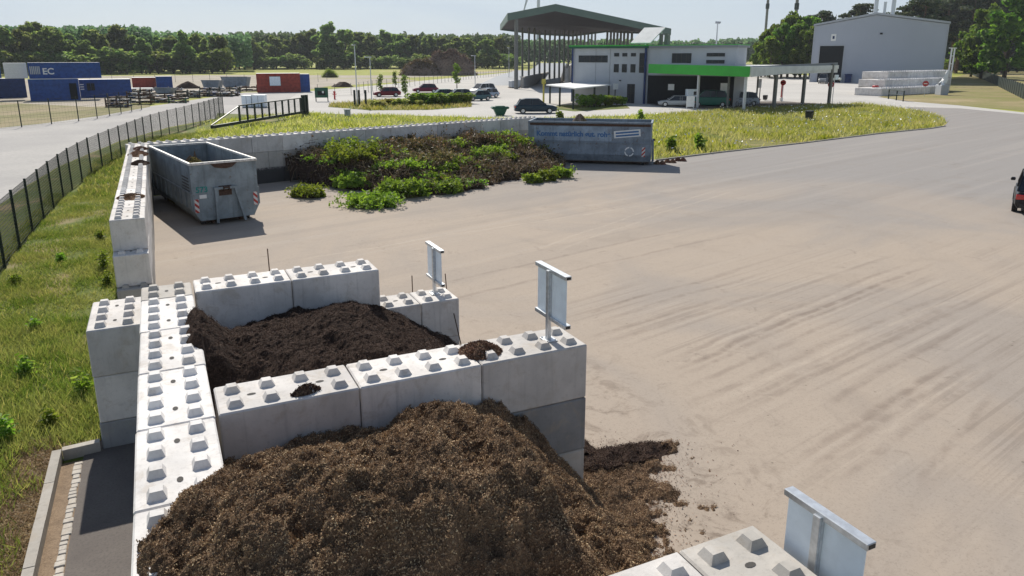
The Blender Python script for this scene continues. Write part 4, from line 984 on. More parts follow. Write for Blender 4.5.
# tall hall
_pa = gp(810, 82); _e = gp(941, 84)-Vector((CAMP[0], CAMP[1], 0)); _e.z = 0; _e.normalize(); _d = Vector((_e.y, -_e.x, 0))
_d = (Matrix.Rotation(math.radians(3), 3, 'Z') @ _d); _lo, _hi = 5, 90
for _ in range(40):
    _m = (_lo+_hi)/2; _q = np.array([*(_pa+_d*_m)[:2], 1.0])-CAMP
    if 512+FPX*(_q@CR)/(_q@CF) < 941: _lo = _m
    else: _hi = _m
h_, W, pa, pb = frame('industrial_hall', _pa, _pa+_d*_lo, 'tall windowless grey industrial hall with low gable and dark doorway', 'hall')
hl, hr = hz(pa.x, pa.y, 24.2), hz(pb.x, pb.y, 22.5)
he = (hl+hr)/2-.4; _pk = pa.lerp(pb, .47); hp = hz(_pk.x, _pk.y, 12.8)-.5; D = 60
b = MB(); b.prism([(0, 0), (W, 0), (W, he), (W*.47, hp), (0, he)], 0, D, M['hall']); b.build('wall', None, h_)
b = MB(); b.prism([(-.4, he+.05), (W*.47, hp+.1), (W+.4, he+.05), (W+.4, he+.5), (W*.47, hp+.6), (-.4, he+.5)], -.4, D+.4, M['cladding']); rfh = b.build('roof', None, h_)
b = MB()
for i in range(1, 22): b.box(W*i/22-.02, -.03, 0, W*i/22+.02, -.002, he-.1, M['hall'])
b.build('panel_joint', None, h_)
b = MB(); b.box(-.2, -.12, 0, .12, -.004, he, M['cladding']); b.build('downpipe', None, h_)
b = MB(); b.box(W-.12, -.12, 0, W+.2, -.004, he, M['cladding']); b.build('downpipe', None, h_)
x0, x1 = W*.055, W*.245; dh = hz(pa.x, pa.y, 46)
b = MB(); b.box(x0, -.06, .02, x1, -.01, dh, M['dark']); dr = b.build('doorway', None, h_)  # flat sheet on the wall, the unlit inside is put into its colour
b = MB(); b.box(x0-.25, -.16, 0, x0, -.01, dh+.25, M['cladding']); b.box(x1, -.16, 0, x1+.25, -.01, dh+.25, M['cladding']); b.box(x0, -.16, dh, x1, -.01, dh+.25, M['cladding']); b.build('door_frame', None, dr)
b = MB(); b.box(W*.135, -.12, dh+1.2, W*.175, -.02, dh+2.9, M['white']); b.box(W*.147, -.14, dh+1.7, W*.163, -.122, dh+2.4, M['darkblue']); b.build('number_plate', None, h_)
b = MB(); b.box(W*.51, -.25, he-2.2, W*.53, -.02, he-1.8, M['dark']); b.build('wall_lamp', None, h_)
for xx, hh, rr_ in ((W*.45, 4.2, .5), (W*.52, 3.3, .35), (W*.585, 4.6, .5)):
    b = MB(); b.tube((xx, 8, he+2), (xx, 8, hp+hh), rr_, n=14, m=M['galv']); b.tube((xx, 8, hp+hh), (xx, 8, hp+hh+.2), rr_*1.15, n=14, m=M['galv']); b.build('chimney', None, rfh)
b = MB(); b.box(W*.28, -1.6, 0, W*.33, -.3, 1.9, M['darkblue'], c=.05); b.box(W*.275, -1.7, 1.9, W*.335, -.2, 2.1, M['darkblue'], c=.04)
o = b.build('waste_bin', None); o.matrix_world = Matrix.Translation(pa) @ Matrix.Rotation(h_.rotation_euler.z, 4, 'Z'); tag(o, 'dark blue bin standing against the hall just right of its doorway', 'bin')

# two storey office
o_, W, pa, pb = frame('office_building', gp(572.5, 101.5), gp(645, 103.8), 'two storey grey office block with green roof edge and slit windows', 'building')
H = hz(pa.x, pa.y, 48.5); D = 16
b = MB(); b.box(0, 0, 0, W, D, H, M['cladding']); b.build('wall', None, o_)
b = MB(); b.box(-.5, -.5, H+.003, W+.3, D+.3, H+.28, M['greendark']); b.box(-.52, -.52, H+.28, W+.3, D+.3, H+.42, M['green']); b.build('roof', None, o_)
def zr(v, f=.5): q = pa.lerp(pb, f); return hz(q.x, q.y, v)
def xs(u): return (gp(u, 102.5+1.5*0)-pa).length if False else W*((u-572.5)/72.5)**1.0
def win(par, x0, z0, x1, z1, nx=1, nz=1, name='window'):
    b = MB(); b.box(x0, -.05, z0, x1, -.012, z1, M['black']); f = b.build(name, None, par)
    b = MB(); g = .05
    for i in range(nx):
        for j in range(nz):
            a0 = x0+(x1-x0)*i/nx+g; a1 = x0+(x1-x0)*(i+1)/nx-g; c0 = z0+(z1-z0)*j/nz+g; c1 = z0+(z1-z0)*(j+1)/nz-g
            b.box(a0, -.058, c0, a1, -.052, c1, M['glass'])
    b.build('pane', None, f); return f
# perspective-aware position along the facade for a photo column
def along(u, pa, pb, v=None):
    best = 0; lo, hi = -.3, 1.3
    def uu(t_):
        q = pa.lerp(pb, t_) if 0 <= t_ <= 1 else pa+(pb-pa)*t_; d = np.array([q.x, q.y, 1.0])-CAMP
        return 512+FPX*(d@CR)/(d@CF)
    for _ in range(40):
        m = (lo+hi)/2
        if uu(m) < u: lo = m
        else: hi = m
    return lo*(pb-pa).length
A_ = lambda u: along(u, pa, pb)
z1_, z2_ = zr(55.5), zr(62.5)
win(o_, A_(578), z2_, A_(606.5), z1_, 5)
for u in (613, 621, 629.5):
    win(o_, A_(u), zr(56.5, .8), A_(u+4.8), zr(53, .8)); win(o_, A_(u), zr(72.5, .8), A_(u+4.8), zr(64.2, .8))
win(o_, A_(638), zr(72.8, .95), A_(643), zr(53, .95), 1, 3)
f = win(o_, A_(627), .02, A_(634.5), zr(84, .8), 2, 2, 'door')
b = MB(); b.tube((0, -.25, 0), (0, -.25, H), .12, n=8, m=M['darkblue']); b.build('downpipe', None, o_)
b = MB(); b.tube((W-.1, -.25, 0), (W-.1, -.25, H), .16, n=8, m=M['darkblue']); b.build('downpipe', None, o_)
b = MB(); b.box(A_(619), -.2, zr(81, .7), A_(620.5), -.02, zr(80, .7), M['black']); b.build('wall_lamp', None, o_)
b = MB()
for u in (595, 609): b.box(A_(u)-.02, -.03, 0, A_(u)+.02, -.006, H-.1, M['cladding_dark'])
b.build('panel_joint', None, o_)
# pale solar panel slab and plant box on the roof
wz = H+.42
b = MB(); b.add([(A_(626), 1, wz+.3), (A_(645.5), 1, wz+.3), (A_(653), 3.8, wz+2.4), (A_(632), 3.8, wz+2.4), (A_(626), 1.05, wz+.18), (A_(645.5), 1.05, wz+.18), (A_(653), 3.85, wz+2.28), (A_(632), 3.85, wz+2.28)],
              [(0, 1, 2, 3), (7, 6, 5, 4), (0, 4, 5, 1), (1, 5, 6, 2), (2, 6, 7, 3), (3, 7, 4, 0)], M['paleroof'])
for u in (634, 650): b.box(A_(u)-.05, 3.6, wz, A_(u)+.05, 3.7, wz+2.2, M['galv'])
b.build('tilted_roof_panel', None, o_)
for u0, u1 in ((650.5, 652), (655.5, 659)):
    b = MB(); b.box(A_(u0), 2.5, wz-.2, A_(u1), 3.6, wz+1.5, M['fence_grey']); b.build('roof_duct', None, o_)
# lower wing
pb2 = gp(733, 107); 
k_, W2, pa2, pb2_ = frame('office_wing', pb+(pb-pa).normalized()*.02, pb+(Vector((pb2.x, pb2.y, 0))-pb).normalized()*25, 'long grey wing of the office behind the green canopy', 'building')
e2 = along(733, pa2, pb2_)
H2 = hz(pa2.x, pa2.y, 48); D = 4.5
b = MB(); b.box(0, .02, 0, e2, D, H2, M['cladding']); b.build('wall', None, k_)
b = MB(); b.box(0.35, -.4, H2+.003, e2+.3, D+.3, H2+.3, M['cladding_dark']); b.box(0.35, -.42, H2+.3, e2+.3, D+.3, H2+.38, M['green']); b.build('roof', None, k_)
A2 = lambda u: along(u, pa2, pb2_)
Z2 = lambda u, v: (lambda q: hz(q.x, q.y, v))(pa2.lerp(pb2_, A2(u)/W2))
win(k_, A2(670), Z2(680, 63), A2(689), Z2(680, 53.3), 4)
win(k_, A2(704), Z2(713, 63.5), A2(722), Z2(713, 60), 3); win(k_, A2(704), Z2(713, 56.5), A2(722), Z2(713, 53), 3)
b = MB(); b.box(.3, -.10, 0, e2, -.02, Z2(690, 76), M['dark']); b.build('painted_canopy_shade', None, k_)  # dark sheet, the shade under the canopy is put into its colour
for u0, u1, v0, v1 in ((668, 674, 84, 90), (720, 727, 83, 93)):
    b = MB(); b.box(A2(u0), -.16, Z2(u0, v1), A2(u1), -.11, Z2(u0, v0), M['paleroof']); b.build('notice_board', None, k_)

# weighbridge canopy: a roof with a corner towards the camera
c1, c2, c3 = gp(647.5, 105.0), gp(747, 112), gp(834, 104.5)
ca = empty('weighbridge_canopy', (c2.x, c2.y, 0), 0, 'flat canopy on posts with a bright green front edge and grey right side', 'canopy')
o0 = Vector((c2.x, c2.y, 0)); q1, q2, q3 = [Vector((q.x, q.y, 0))-o0 for q in (c1, c2, c3)]
zt1, zb1 = hz(c1.x, c1.y, 64), hz(c1.x, c1.y, 73); zt, zb = hz(c2.x, c2.y, 66.3), hz(c2.x, c2.y, 77)
zt3 = hz(c3.x, c3.y, 62.5); zb3 = hz(c3.x, c3.y, 69.5)
ZT, ZB = (zt+zt1)/2, (zb+zb1)/2
q4 = q1+(q3-q2)*.55; q5 = q3+(q1-q2).normalized()*8
b = MB(); b.slab([tuple(q[:2]) for q in (q1, q2, q3, q5, q4)], ZB+.12, ZT-.12, M['paleroof']); b.build('roof', None, ca)
def fascia(a, c, za0, za1, zc0, zc1, mat, t_=.12):
    d = (c-a).normalized(); n_ = Vector((d.y, -d.x, 0))*t_
    vs = [a+Vector((0, 0, za0)), c+Vector((0, 0, zc0)), c+Vector((0, 0, zc1)), a+Vector((0, 0, za1))]; vs += [v_+n_ for v_ in vs]
    b = MB(); b.add(vs, [(0, 3, 2, 1), (4, 5, 6, 7), (0, 1, 5, 4), (1, 2, 6, 5), (2, 3, 7, 6), (3, 0, 4, 7)], mat); return b
fascia(q1, q2, zb1, zt1, zb, zt, M['green']).build('green_fascia', None, ca)
fascia(q2+(q3-q2)*.004, q3, zb, zt-.1, zb3+.1, zt3-.35, M['paleroof']).build('pale_fascia', None, ca)
fascia(q2+(q3-q2)*.004+(q1-q2)*.01, q3+(q1-q2)*.01, zt-.1, zt, zt3-.5, zt3, M['cladding_dark'], .1).build('upper_fascia', None, ca)
def cpost(u, vb, w=.16, mat='fence_grey', top=None):
    p = gp(u, vb); b = MB(); b.box(-w, -w, 0, w, w, (top or ZB+.1)); b.build('post', M[mat], ca, loc=p-o0)
cpost(658.5, 104, .14, 'galv'); cpost(697, 108, .12, 'galv'); cpost(743.5, 111, .13, 'galv'); cpost(773.5, 109.5, .17); cpost(802, 107.3, .16); cpost(828.5, 105, .16, top=hz(c3.x, c3.y, 64))
cpost(756, 104, .08); cpost(727, 109, .1)
b = MB(); b.slab([tuple(q[:2]) for q in (q1+(q2-q1)*.03, q2-(q2-q1)*.02, q3, q5, q4)], .02, .05, M['tarmac']); b.build('floor_slab', None, ca)
# box signs with traffic lights on the end post
p = gp(829, 104.0); zz = hz(p.x, p.y, 84.5)
def round_sign(p, z, r_, label, pole=True, dark=False):
    dcam = Vector((CAMP[0]-p[0], CAMP[1]-p[1], 0)).normalized(); ang = math.atan2(dcam.y, dcam.x)+PI/2
    o = empty('round_traffic_sign', (p[0]+dcam.x*.5, p[1]+dcam.y*.5, 0), ang, label, 'sign')
    b = MB(); b.tube((0, -.05, z), (0, -.09, z), r_, n=20, m=M['redsign']); b.build('sign_disc', None, o)
    b = MB(); b.box(-r_*.6, -.10, z-r_*.14, r_*.6, -.092, z+r_*.14, M['dark' if dark else 'white']); b.build('bar_symbol', None, o)
    b = MB(); b.tube((0, 0, 0), (0, 0, z+r_), .045, n=8, m=M['galv']); b.build('post', None, o)
    return o
round_sign(p, zz, .40, 'red round no entry sign with white bar in front of the last canopy post')
tl = empty('traffic_light', (p.x, p.y-.5, 0), 0, 'pale signal box with two round lamps mounted above the red round sign', 'traffic light')
b = MB(); b.box(-.30, -.40, zz+.65, .30, -.22, zz+1.3, M['alu'], c=.02); b.build('signal_box', None, tl)
b = MB(); b.tube((0, 0, 0), (0, 0, zz+1.2), .05, n=8, m=M['galv']); b.build('post', None, tl)
for sx in (-.62, .62):
    b = MB(); b.tube((sx, -.22, zz+.75), (sx, -.45, zz+.75), .18, n=12, m=M['headlamp']); b.bar((0, -.3, zz+.75), (sx, -.3, zz+.75), .05, .05, M['galv']); b.build('lamp', None, tl)
p = gp(781.5, 102.5); round_sign(p, hz(p.x, p.y, 82.5), .38, 'dark red round sign on a thin post between the two thick canopy posts', dark=True)
b = MB(); b.box(-.2, -.15, 0, .2, .15, .5, M['white'], c=.03); b.box(-.12, -.12, .5, .12, .12, 2.6, M['redsign'], c=.02); tag(b.build('barrier_post', None, loc=gp(781.2, 101)), 'red and white barrier post under the round dark sign', 'barrier')
p = gp(758, 103); zz = hz(p.x, p.y, 79)
ib = empty('information_board', p, .5, 'pale information board on two posts behind the left of the open canopy posts', 'sign')
b = MB(); b.box(-.75, -.05, zz-1.2, .75, .02, zz, M['cladding']); b.build('board', None, ib)
for sx in (-.7, .7):
    b = MB(); b.box(sx-.05, .03, 0, sx+.05, .13, zz, M['fence']); b.build('post', None, ib)
def dustbin(u, vb, vt, label, mat='black', w=.33):
    p = gp(u, vb); h = hz(p.x, p.y, vt); r = empty('litter_bin', p, .4, label, 'bin')
    b = MB(); b.frust(0, 0, .12, h*.82, w*.8, w*.8, w, w); b.mats = [M[mat]]; b.build('bin_body', None, r)
    b = MB(); b.box(-w*1.06, -w*1.06, h*.83, w*1.06, w*1.06, h, M[mat], c=.06); b.build('lid', None, r)
    b = MB(); b.box(-.04, -.04, 0, .04, .04, .118, M[mat]); b.build('foot', None, r)
dustbin(808.8, 121.5, 110.5, 'black litter bin standing alone in the meadow grass')
dustbin(765, 100.5, 95, 'small dark bin beside the information board', w=.28)

# wooden notice board, cabinets, grit box
p = gp(322, 101.5); zz = hz(p.x, p.y, 87.5); ib = empty('notice_board', p, -.35, 'dark green notice board with legs beside the red container', 'sign')
b = MB(); b.box(-.95, -.06, .55, .95, .03, zz, M['greendark'], c=.02); b.build('board', None, ib)
b = MB(); b.box(-.55, -.075, .9, .55, -.062, zz-.5, M['dark']); b.box(.1, -.085, 1.2, .35, -.076, 1.5, M['white']); b.build('poster_field', None, ib)
for sx in (-.85, .85):
    b = MB(); b.box(sx-.06, .035, 0, sx+.06, .15, zz-.1, M['fence']); b.build('leg', None, ib)
p = gp(334.8, 99.5); b = MB(); b.tube((0, 0, 0), (0, 0, 1.0), .13, n=10); b.tube((0, 0, 1.0), (0, 0, 1.25), .2, .16, n=10); b.tube((-.3, 0, .8), (.3, 0, .8), .07, n=8)
tag(b.build('hydrant', M['redsign'], loc=p), 'small red hydrant standing right of the dark green notice board', 'hydrant')
def cabinet(u0, u1, vb, vt, dep, mat, label, ang=-.25, name='cabinet'):
    pa, pb = gp(u0, vb), gp(u1, vb); W = (pb-pa).length; h = hz(pa.x, pa.y, vt); d = pb-pa
    r = empty(name, pa, math.atan2(d.y, d.x)+ang*0, label, 'cabinet')
    b = MB(); b.box(0, 0, .08, W, dep, h-.08, M[mat], c=.02); b.build('cabinet_body', None, r)
    b = MB(); b.box(-.06, -.06, h-.077, W+.06, dep+.06, h, M[mat], c=.02); b.build('lid', None, r)
    b = MB(); b.box(.05, .05, 0, W-.05, dep-.05, .077, M['kerb']); b.build('plinth', None, r)
    b = MB(); b.box(W/2-.015, -.012, .12, W/2+.015, -.003, h-.12, M['dark']); b.build('door_gap', None, r)
cabinet(242, 251.5, 107.5, 95.5, 1.2, 'alu', 'pale blue box cabinet left of its twin behind the gate'); cabinet(252.6, 264.5, 107.5, 95, 1.2, 'alu', 'slightly wider pale blue cabinet behind the middle of the gate')
cabinet(344.5, 349.8, 116.8, 109.2, .5, 'cladding', 'small grey electrical cabinet on the grass strip behind the long wall')
p = gp(500, 115.5); m_ = (p-Vector(CAMP)).length/FPX; gb_ = empty('grit_box', p, -.25, 'green grit box with bulging lid beside the pale road', 'grit box')
b = MB(); b.frust(0, 0, .02, .72, .42, .3, .72, .45, 0); b.mats = [M['greendark']]; b.build('box_body', None, gb_)
b = MB(); b.box(-.98, -.55, .72, .98, .55, .98, M['greendark'], c=.11); b.build('lid', None, gb_)
b = MB(); b.box(-.5, -.5, .98, .5, .4, 1.06, M['greendark'], c=.04); b.build('lid_rib', None, gb_)

# white shade roof in front of the office
p0 = gp(575, 108.5); sr = empty('shade_roof', p0, 0, 'white flat shade roof on dark posts over the bicycle stands before the office', 'shelter')
zt = hz(p0.x, p0.y, 88.3)
def at_h(u, v, z): q = gp(u, v, z); return Vector((q.x-p0.x, q.y-p0.y))
# posts carry a level sheet, corner towards the camera
A0 = gp(546, 104); B0 = gp(575, 110); C0 = gp(611, 104); D0 = A0+(C0-B0)
pl_ = [tuple((q-p0)[:2]) for q in (A0, B0, C0, D0)]
b = MB(); b.slab(pl_, zt, zt+.14, M['white']); b.build('roof_sheet', None, sr)
for q in (A0.lerp(D0, .1), B0.lerp(A0, .06), C0.lerp(D0, .08), B0.lerp(C0, .5), D0.lerp(C0, .1), A0.lerp(B0, .5)):
    b = MB(); b.box(-.09, -.09, 0, .09, .09, zt-.003); b.build('post', M['fence'], sr, loc=(q-p0)+Vector((0, 0, 0))*1)
p = gp(615, 104); zz = hz(p.x, p.y, 83.5); ws = empty('white_sign', p, .3, 'small white sign board at the right end of the white shade roof', 'sign')
b = MB(); b.box(-.5, -.05, zz-.8, .5, .0, zz, M['white'], c=.015); b.build('board', None, ws); b = MB(); b.box(-.05, .003, 0, .05, .1, zz); b.build('post', M['fence'], ws)
p = gp(543.5, 103); b = MB(); b.tube((0, 0, 0), (0, 0, hz(p.x, p.y, 79)), .14, .12, 10); b.box(-.22, -.2, hz(p.x, p.y, 84), .22, .2, hz(p.x, p.y, 79)); tag(b.build('post', M['yellow'], loc=p), 'faded yellow green post at the left end of the white shade roof', 'post')

# big open storage roof behind
def P3(u, v, dist):
    d = CF+(u-512)/FPX*CR-(v-CY)/FPX*CU; d = d/math.hypot(d[0], d[1]); q = CAMP+d*dist; return Vector(q)
A = P3(508.8, 18.6, 150); P_ = P3(555, 9.4, 156); Q = P3(670, 33.5, 172)
A2p = P3(501, 28.8, 196); B1 = P3(540, 33.6, 210); B2 = P3(572, 35.3, 216); Q2 = P3(606, 31.0, 205)
st = empty('open_storage_roof', (A.x, A.y, 0), 0, 'huge open storage hall with a dark gabled roof carried on tall slender posts', 'hall'); o0 = Vector((A.x, A.y, 0))
ring = [A, P_, Q, Q2, B2, B1, A2p]; mid = sum((q for q in ring), Vector())/7; 
b = MB(); th = Vector((0, 0, 1.0)); low = [q-o0 for q in ring]; up = [q+th for q in low]; n = len(ring)
mid = (P_+B1.lerp(B2, .3))/2-o0
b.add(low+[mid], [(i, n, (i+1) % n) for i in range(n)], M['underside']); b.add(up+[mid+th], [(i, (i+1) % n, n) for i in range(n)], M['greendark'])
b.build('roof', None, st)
for i in range(n):
    a, c = ring[i]-o0, ring[(i+1) % n]-o0
    fascia(Vector((a.x, a.y, 0)), Vector((c.x, c.y, 0)), a.z-.35, a.z+1.05, c.z-.35, c.z+1.05, M['roofedge'], .25).build('fascia', None, st)
def spost(u, vt, dist, r_=.28):
    q = P3(u, vt, dist); b = MB(); b.box(-r_, -r_, 0, r_, r_, q.z+.3); b.build('post', M['fence_grey'], st, loc=Vector((q.x, q.y, 0))-o0)
spost(516.2, 21, 151, .30)
us = [522.5, 529, 534.6, 539.8, 545, 550, 555, 559.7, 564.4, 568.8, 573, 577, 581, 584.8, 588.4, 592, 595.5]
for i, u in enumerate(us): spost(u, 31.5 if 2 < i < 15 else 29, 186+i*1.7, .19)
for i, u in enumerate([607.5, 611, 614.2, 617.6, 621, 624.3, 628, 632]): spost(u, 30.5+.35*i, 196-i*2.2, .20)
def push_wall(u0, v0, u1, v1, h, label):
    a, c = gp(u0, v0), gp(u1, v1); d = c-a; r = empty('storage_bunker', a, math.atan2(d.y, d.x), label, 'bunker'); L = d.length
    b = MB(); b.box(0, -.3, 0, L, .3, h, M['block_old'], c=.05); b.build('wall', None, r)
    b = MB(); b.prism([(L*.1, 0), (L*.3, h*.6), (L*.6, h*1.0), (L*.85, h*.6), (L*.95, 0)], 2, 12, M['cladding_dark']); b.build('stored_material', None, r)
push_wall(522, 88, 566, 74, 2.2, 'low concrete bunker wall under the open storage roof')
push_wall(566, 88, 573, 70, 4.0, 'dark bunker wall between the open storage roof and the office')
for i, (u, v) in enumerate([(514, 88), (519, 87), (524, 82), (529, 78), (534, 76)]):
    p = gp(u, v); b = MB(); b.box(-.9, -.8, .12, .9, .8, 1.5, M['cladding'], c=.08); b.box(-1, -.9, 0, 1, .9, .115, M['wood'])
    tag(b.build('big_bag', None, loc=p, rz=i), 'grey bulk sack on a pallet at the near post of the open storage roof', 'sack', 'bulk sacks under the storage roof')

# concrete block bank beside the hall
sa, sb = gp(876, 96), gp(944, 92.5)
dd_ = (sb-sa); Ls = dd_.length; dd_.normalize(); nb_ = (sb-Vector((CAMP[0], CAMP[1], 0))); nb_.z = 0; nb_.normalize(); hh = hz(sa.x, sa.y, 88.3); angs = math.atan2(dd_.y, dd_.x)
for k in range(3):
    nbk = 10; bl = Ls/nbk
    for i in range(nbk):
        b = MB(); b.box(-bl/2+.02, -.9, 0.003, bl/2-.02, 3.9, hh-.01, M['block_new'], c=.05)
        for xx in (-bl*.3, 0, bl*.3):
            b.frust(xx, -.4, hh-.02, hh+.14, .22, .22, .12, .12, M['block_new']); b.frust(xx, .4, hh-.02, hh+.14, .22, .22, .12, .12, M['block_new'])
        q = sa+dd_*(bl*(i+.5))+nb_*(5.0*k); zk = max(hh*k, hz(q.x, q.y, [88.3, 82, 76][k])-hh); mm = b.build('concrete_block', None, loc=(q.x, q.y, zk if k else 0), rz=angs)
        tag(mm, ['pale concrete block in the front step of the bank beside the hall', 'pale concrete block in the middle step of the bank beside the hall', 'pale concrete block in the top step of the bank beside the hall'][k], 'block', ['front step blocks beside the hall', 'middle step blocks beside the hall', 'top step blocks beside the hall'][k])
        if k:
            b = MB(); b.box(-bl/2+.02, -.9, 0, bl/2-.02, 3.9, zk-.02, M['block_old']); b.build('lower_fill', None, mm, loc=(0, 0, -zk))
p = gp(941, 95); s_ = (p-Vector(CAMP)).length/FPX
b = MB(); b.box(-3*s_, -1, 0, 3.2*s_, 1, 8.5*s_, M['cladding'], c=.05); tag(b.build('concrete_box', None, loc=p, rz=-.5), 'grey box at the right end of the concrete block bank', 'box')
q = gp(938, 95.5); z = 8.6*s_
b = MB(); nn_ = 7; R_ = 4.6*s_
vs = []; fs = []
for i in range(nn_):
    for j in range(10):
        a = 2*PI*j/10; t_ = i/(nn_-1); rad = R_*(.75+.25*math.sin(j*2.1+i))*(1-.75*t_); vs.append((rad*math.cos(a)+t_*1.0, rad*.6*math.sin(a), t_*12*s_+(.35 if i < 2 else 0)*math.sin(j*1.7)))
for i in range(nn_-1):
    for j in range(10): fs.append((i*10+j, i*10+(j+1) % 10, (i+1)*10+(j+1) % 10, (i+1)*10+j))
fs.append(tuple(range((nn_-1)*10, nn_*10)))
b.add(vs, fs, M['white']); tag(b.build('white_tarpaulin', None, loc=(p.x, p.y, z)), 'crumpled white tarpaulin heaped on the grey box beside the hall', 'tarpaulin')
p = gp(924, 96); round_sign(p, hz(p.x, p.y, 83.5), .45, 'dark red round sign in front of the concrete block bank')
pa3, pb3 = gp(888.3, 99), gp(903, 101.5); d = pb3-pa3; zz = hz(pa3.x, pa3.y, 89)
br = empty('tube_barrier', pa3, math.atan2(d.y, d.x), 'dark tube barrier with three legs on the dry grass before the block bank', 'barrier'); L = d.length
for f_ in (0, .55, 1):
    b = MB(); b.tube((L*f_, 0, 0), (L*f_, 0, zz), .09, n=8); b.build('leg', M['fence'], br)
for z in (zz, zz*.6):
    b = MB(); b.tube((0, 0, z-.05), (L, 0, z-.05), .08, n=8); b.build('rail', M['fence'], br)
p = gp(874.5, 95); b = MB(); b.box(-.5, -.3, 0, .5, .3, 1.6, c=.08); tag(b.build('marker_box', M['redsign'], loc=p), 'faded red marker box at the left end of the block bank', 'box')
p = gp(948, 87); zz = hz(p.x, p.y, 48); sc_ = empty('steel_frame_tower', p, .3, 'slim pale steel frame tower right of the hall', 'tower')
for sx in (-1, 1):
    b = MB(); b.box(sx*.9-.12, -.12, 0, sx*.9+.12, .12, zz); b.build('leg', M['galv'], sc_)
for i in range(5):
    b = MB(); b.box(-.9 if i < 4 else -2.6, -.08, zz*(.2+.2*i)-.1, .9 if i < 4 else 2.0, .08, zz*(.2+.2*i)+.08); b.build('cross_bar', M['galv'], sc_)

# ------------------------------------------------------------------ portable cabins, containers, yard clutter
def face_pts(u0, v0, u1, turn=2.0):
    a = gp(u0, v0); e = gp(u1, v0)-Vector((CAMP[0], CAMP[1], 0)); e.z = 0; e.normalize()
    d = Matrix.Rotation(math.radians(turn), 3, 'Z') @ Vector((e.y, -e.x, 0)); lo, hi = .5, 90
    for _ in range(40):
        m = (lo+hi)/2; q = np.array([*(a+d*m)[:2], 1.0])-CAMP
        if 512+FPX*(q@CR)/(q@CF) < u1: lo = m
        else: hi = m
    return a, a+d*lo
def box_container(u0, vb0, u1, vb1, vt, dep, mat, label, z=0.0, endmat=None, ribs=True, name='shipping_container', base=None):
    if base is None: pa, pb = face_pts(u0, vb0, u1)
    else: pa, pb = base
    d = Vector((pb.x-pa.x, pb.y-pa.y, 0)); W = d.length; h = hz(pa.x, pa.y, vt)-z
    r = empty(name, (pa.x, pa.y, z), math.atan2(d.y, d.x), label, 'container')
    b = MB(); b.box(.04, .04, .05, W-.04, dep-.04, h-.05, M[mat]); b.build('body', None, r)
    if ribs:
        b = MB(); n = int(W/.45)
        for i in range(1, n): x = .1+(W-.2)*i/n; b.box(x-.09, -.0, .18, x+.09, .038, h-.18, M[mat])
        n = int(dep/.45)
        for i in range(1, n):
            y = .1+(dep-.2)*i/n
            for X0, X1 in ((0, .038), (W-.038, W)): b.box(X0, y-.09, .18, X1, y+.09, h-.18, M[endmat or mat])
        b.build('wall_rib', None, r)
    for X in (0, W-.16):
        for Y in (-.03, dep-.13): b = MB(); b.box(X-.01, Y, 0, X+.17, Y+.16, h, M[mat], c=.01); b.build('corner_post', None, r)
    for zz in (0.002, h-.15):
        b = MB(); b.box(.163, -.02, zz, W-.163, .036, zz+.15, M[mat]); b.build('rail', None, r)
        b = MB(); b.box(.163, dep-.036, zz, W-.163, dep+.02, zz+.15, M[mat]); b.build('rail', None, r)
    b = MB(); b.box(.02, .02, h-.002, W-.02, dep-.02, h+.03, M['paleroof'] if z or mat != 'darkblue' else M['cladding']); b.build('roof', None, r)
    if endmat: b = MB(); b.box(-.03, .18, .1, .0, dep-.18, h-.1, M[endmat]); b.build('end_panel', None, r)
    return r, W, h, pa
r, W, h, p = box_container(-30, 99, 26.5, 100.5, 79.2, 2.6, 'darkblue', 'dark blue container cut by the left edge in the lower row')
r, W, h, p = box_container(31, 101.3, 80, 101.3, 79.6, 2.6, 'blue', 'blue container in the middle of the lower row below the stacked cabin')
b = MB(); b.box(W*.80, -.045, .15, W*.95, -.035, h*.80, M['dark']); b.build('open_door', None, r); lowh = h  # flat sheet on the closed side, interior shade painted as colour
r, W, h, p = box_container(81, 97.8, 131.5, 96.6, 79.8, 2.6, 'blue', 'blue site cabin with two barred windows at the right of the lower row', name='site_cabin')
for x0, x1 in ((.14, .21), (.22, .29)):
    f = win(r, W*x0, h*.40, W*x1, h*.80, 2, 2)
b = MB()
for i in range(3): b.box(W*.015, -.05, h*(.45+.13*i), W*.085, -.04, h*(.50+.13*i), M['white'])
b.build('lettering', None, r)
pa, pb = face_pts(33, 100.5, 103.5) 
r, W, h, p = box_container(0, 0, 0, 0, 62.8, 2.8, 'blue', 'blue cabin with a white striped logo stacked on top of the lower row', z=lowh+.05, name='site_cabin', base=(pa, pb), endmat='white')
b = MB()
for i in range(6): b.box(W*(.02+i*.024), -.05, h*.28, W*(.036+i*.024), -.04, h*.78, M['cladding'])
b.build('striped_logo', None, r)
text('EC', 1.25, M['paleroof'], 'lettering', r, Matrix.Translation((W*.185, -.045, h*.28)) @ Matrix.Rotation(R90, 4, 'X'), bold=.03)
pa, pb = face_pts(9, 100, 30.5); box_container(0, 0, 0, 0, 63.2, 2.6, 'white', 'white cabin stacked on the lower row left of the lettered cabin', z=lowh+.05, name='site_cabin', base=(pa, pb))
pa, pb = face_pts(-30, 100, 4); box_container(0, 0, 0, 0, 63.2, 2.6, 'blue', 'blue cabin stacked at the left edge of the photo', z=lowh+.05, name='site_cabin', base=(pa, pb))
r, W, h, p = box_container(257.5, 92.8, 300.5, 92, 73.6, 2.8, 'red', 'long red container with a grey window patch in the storage yard')
f = win(r, W*.29, h*.35, W*.55, h*.85, 1, 1); b = MB(); b.box(W*.29+.05, -.07, h*.35+.05, W*.55-.05, -.06, h*.85-.05, M['alu']); b.build('shutter', None, f)
box_container(301, 92, 310, 90.5, 74.2, 2.6, 'blue', 'short blue container end right behind the long red container')
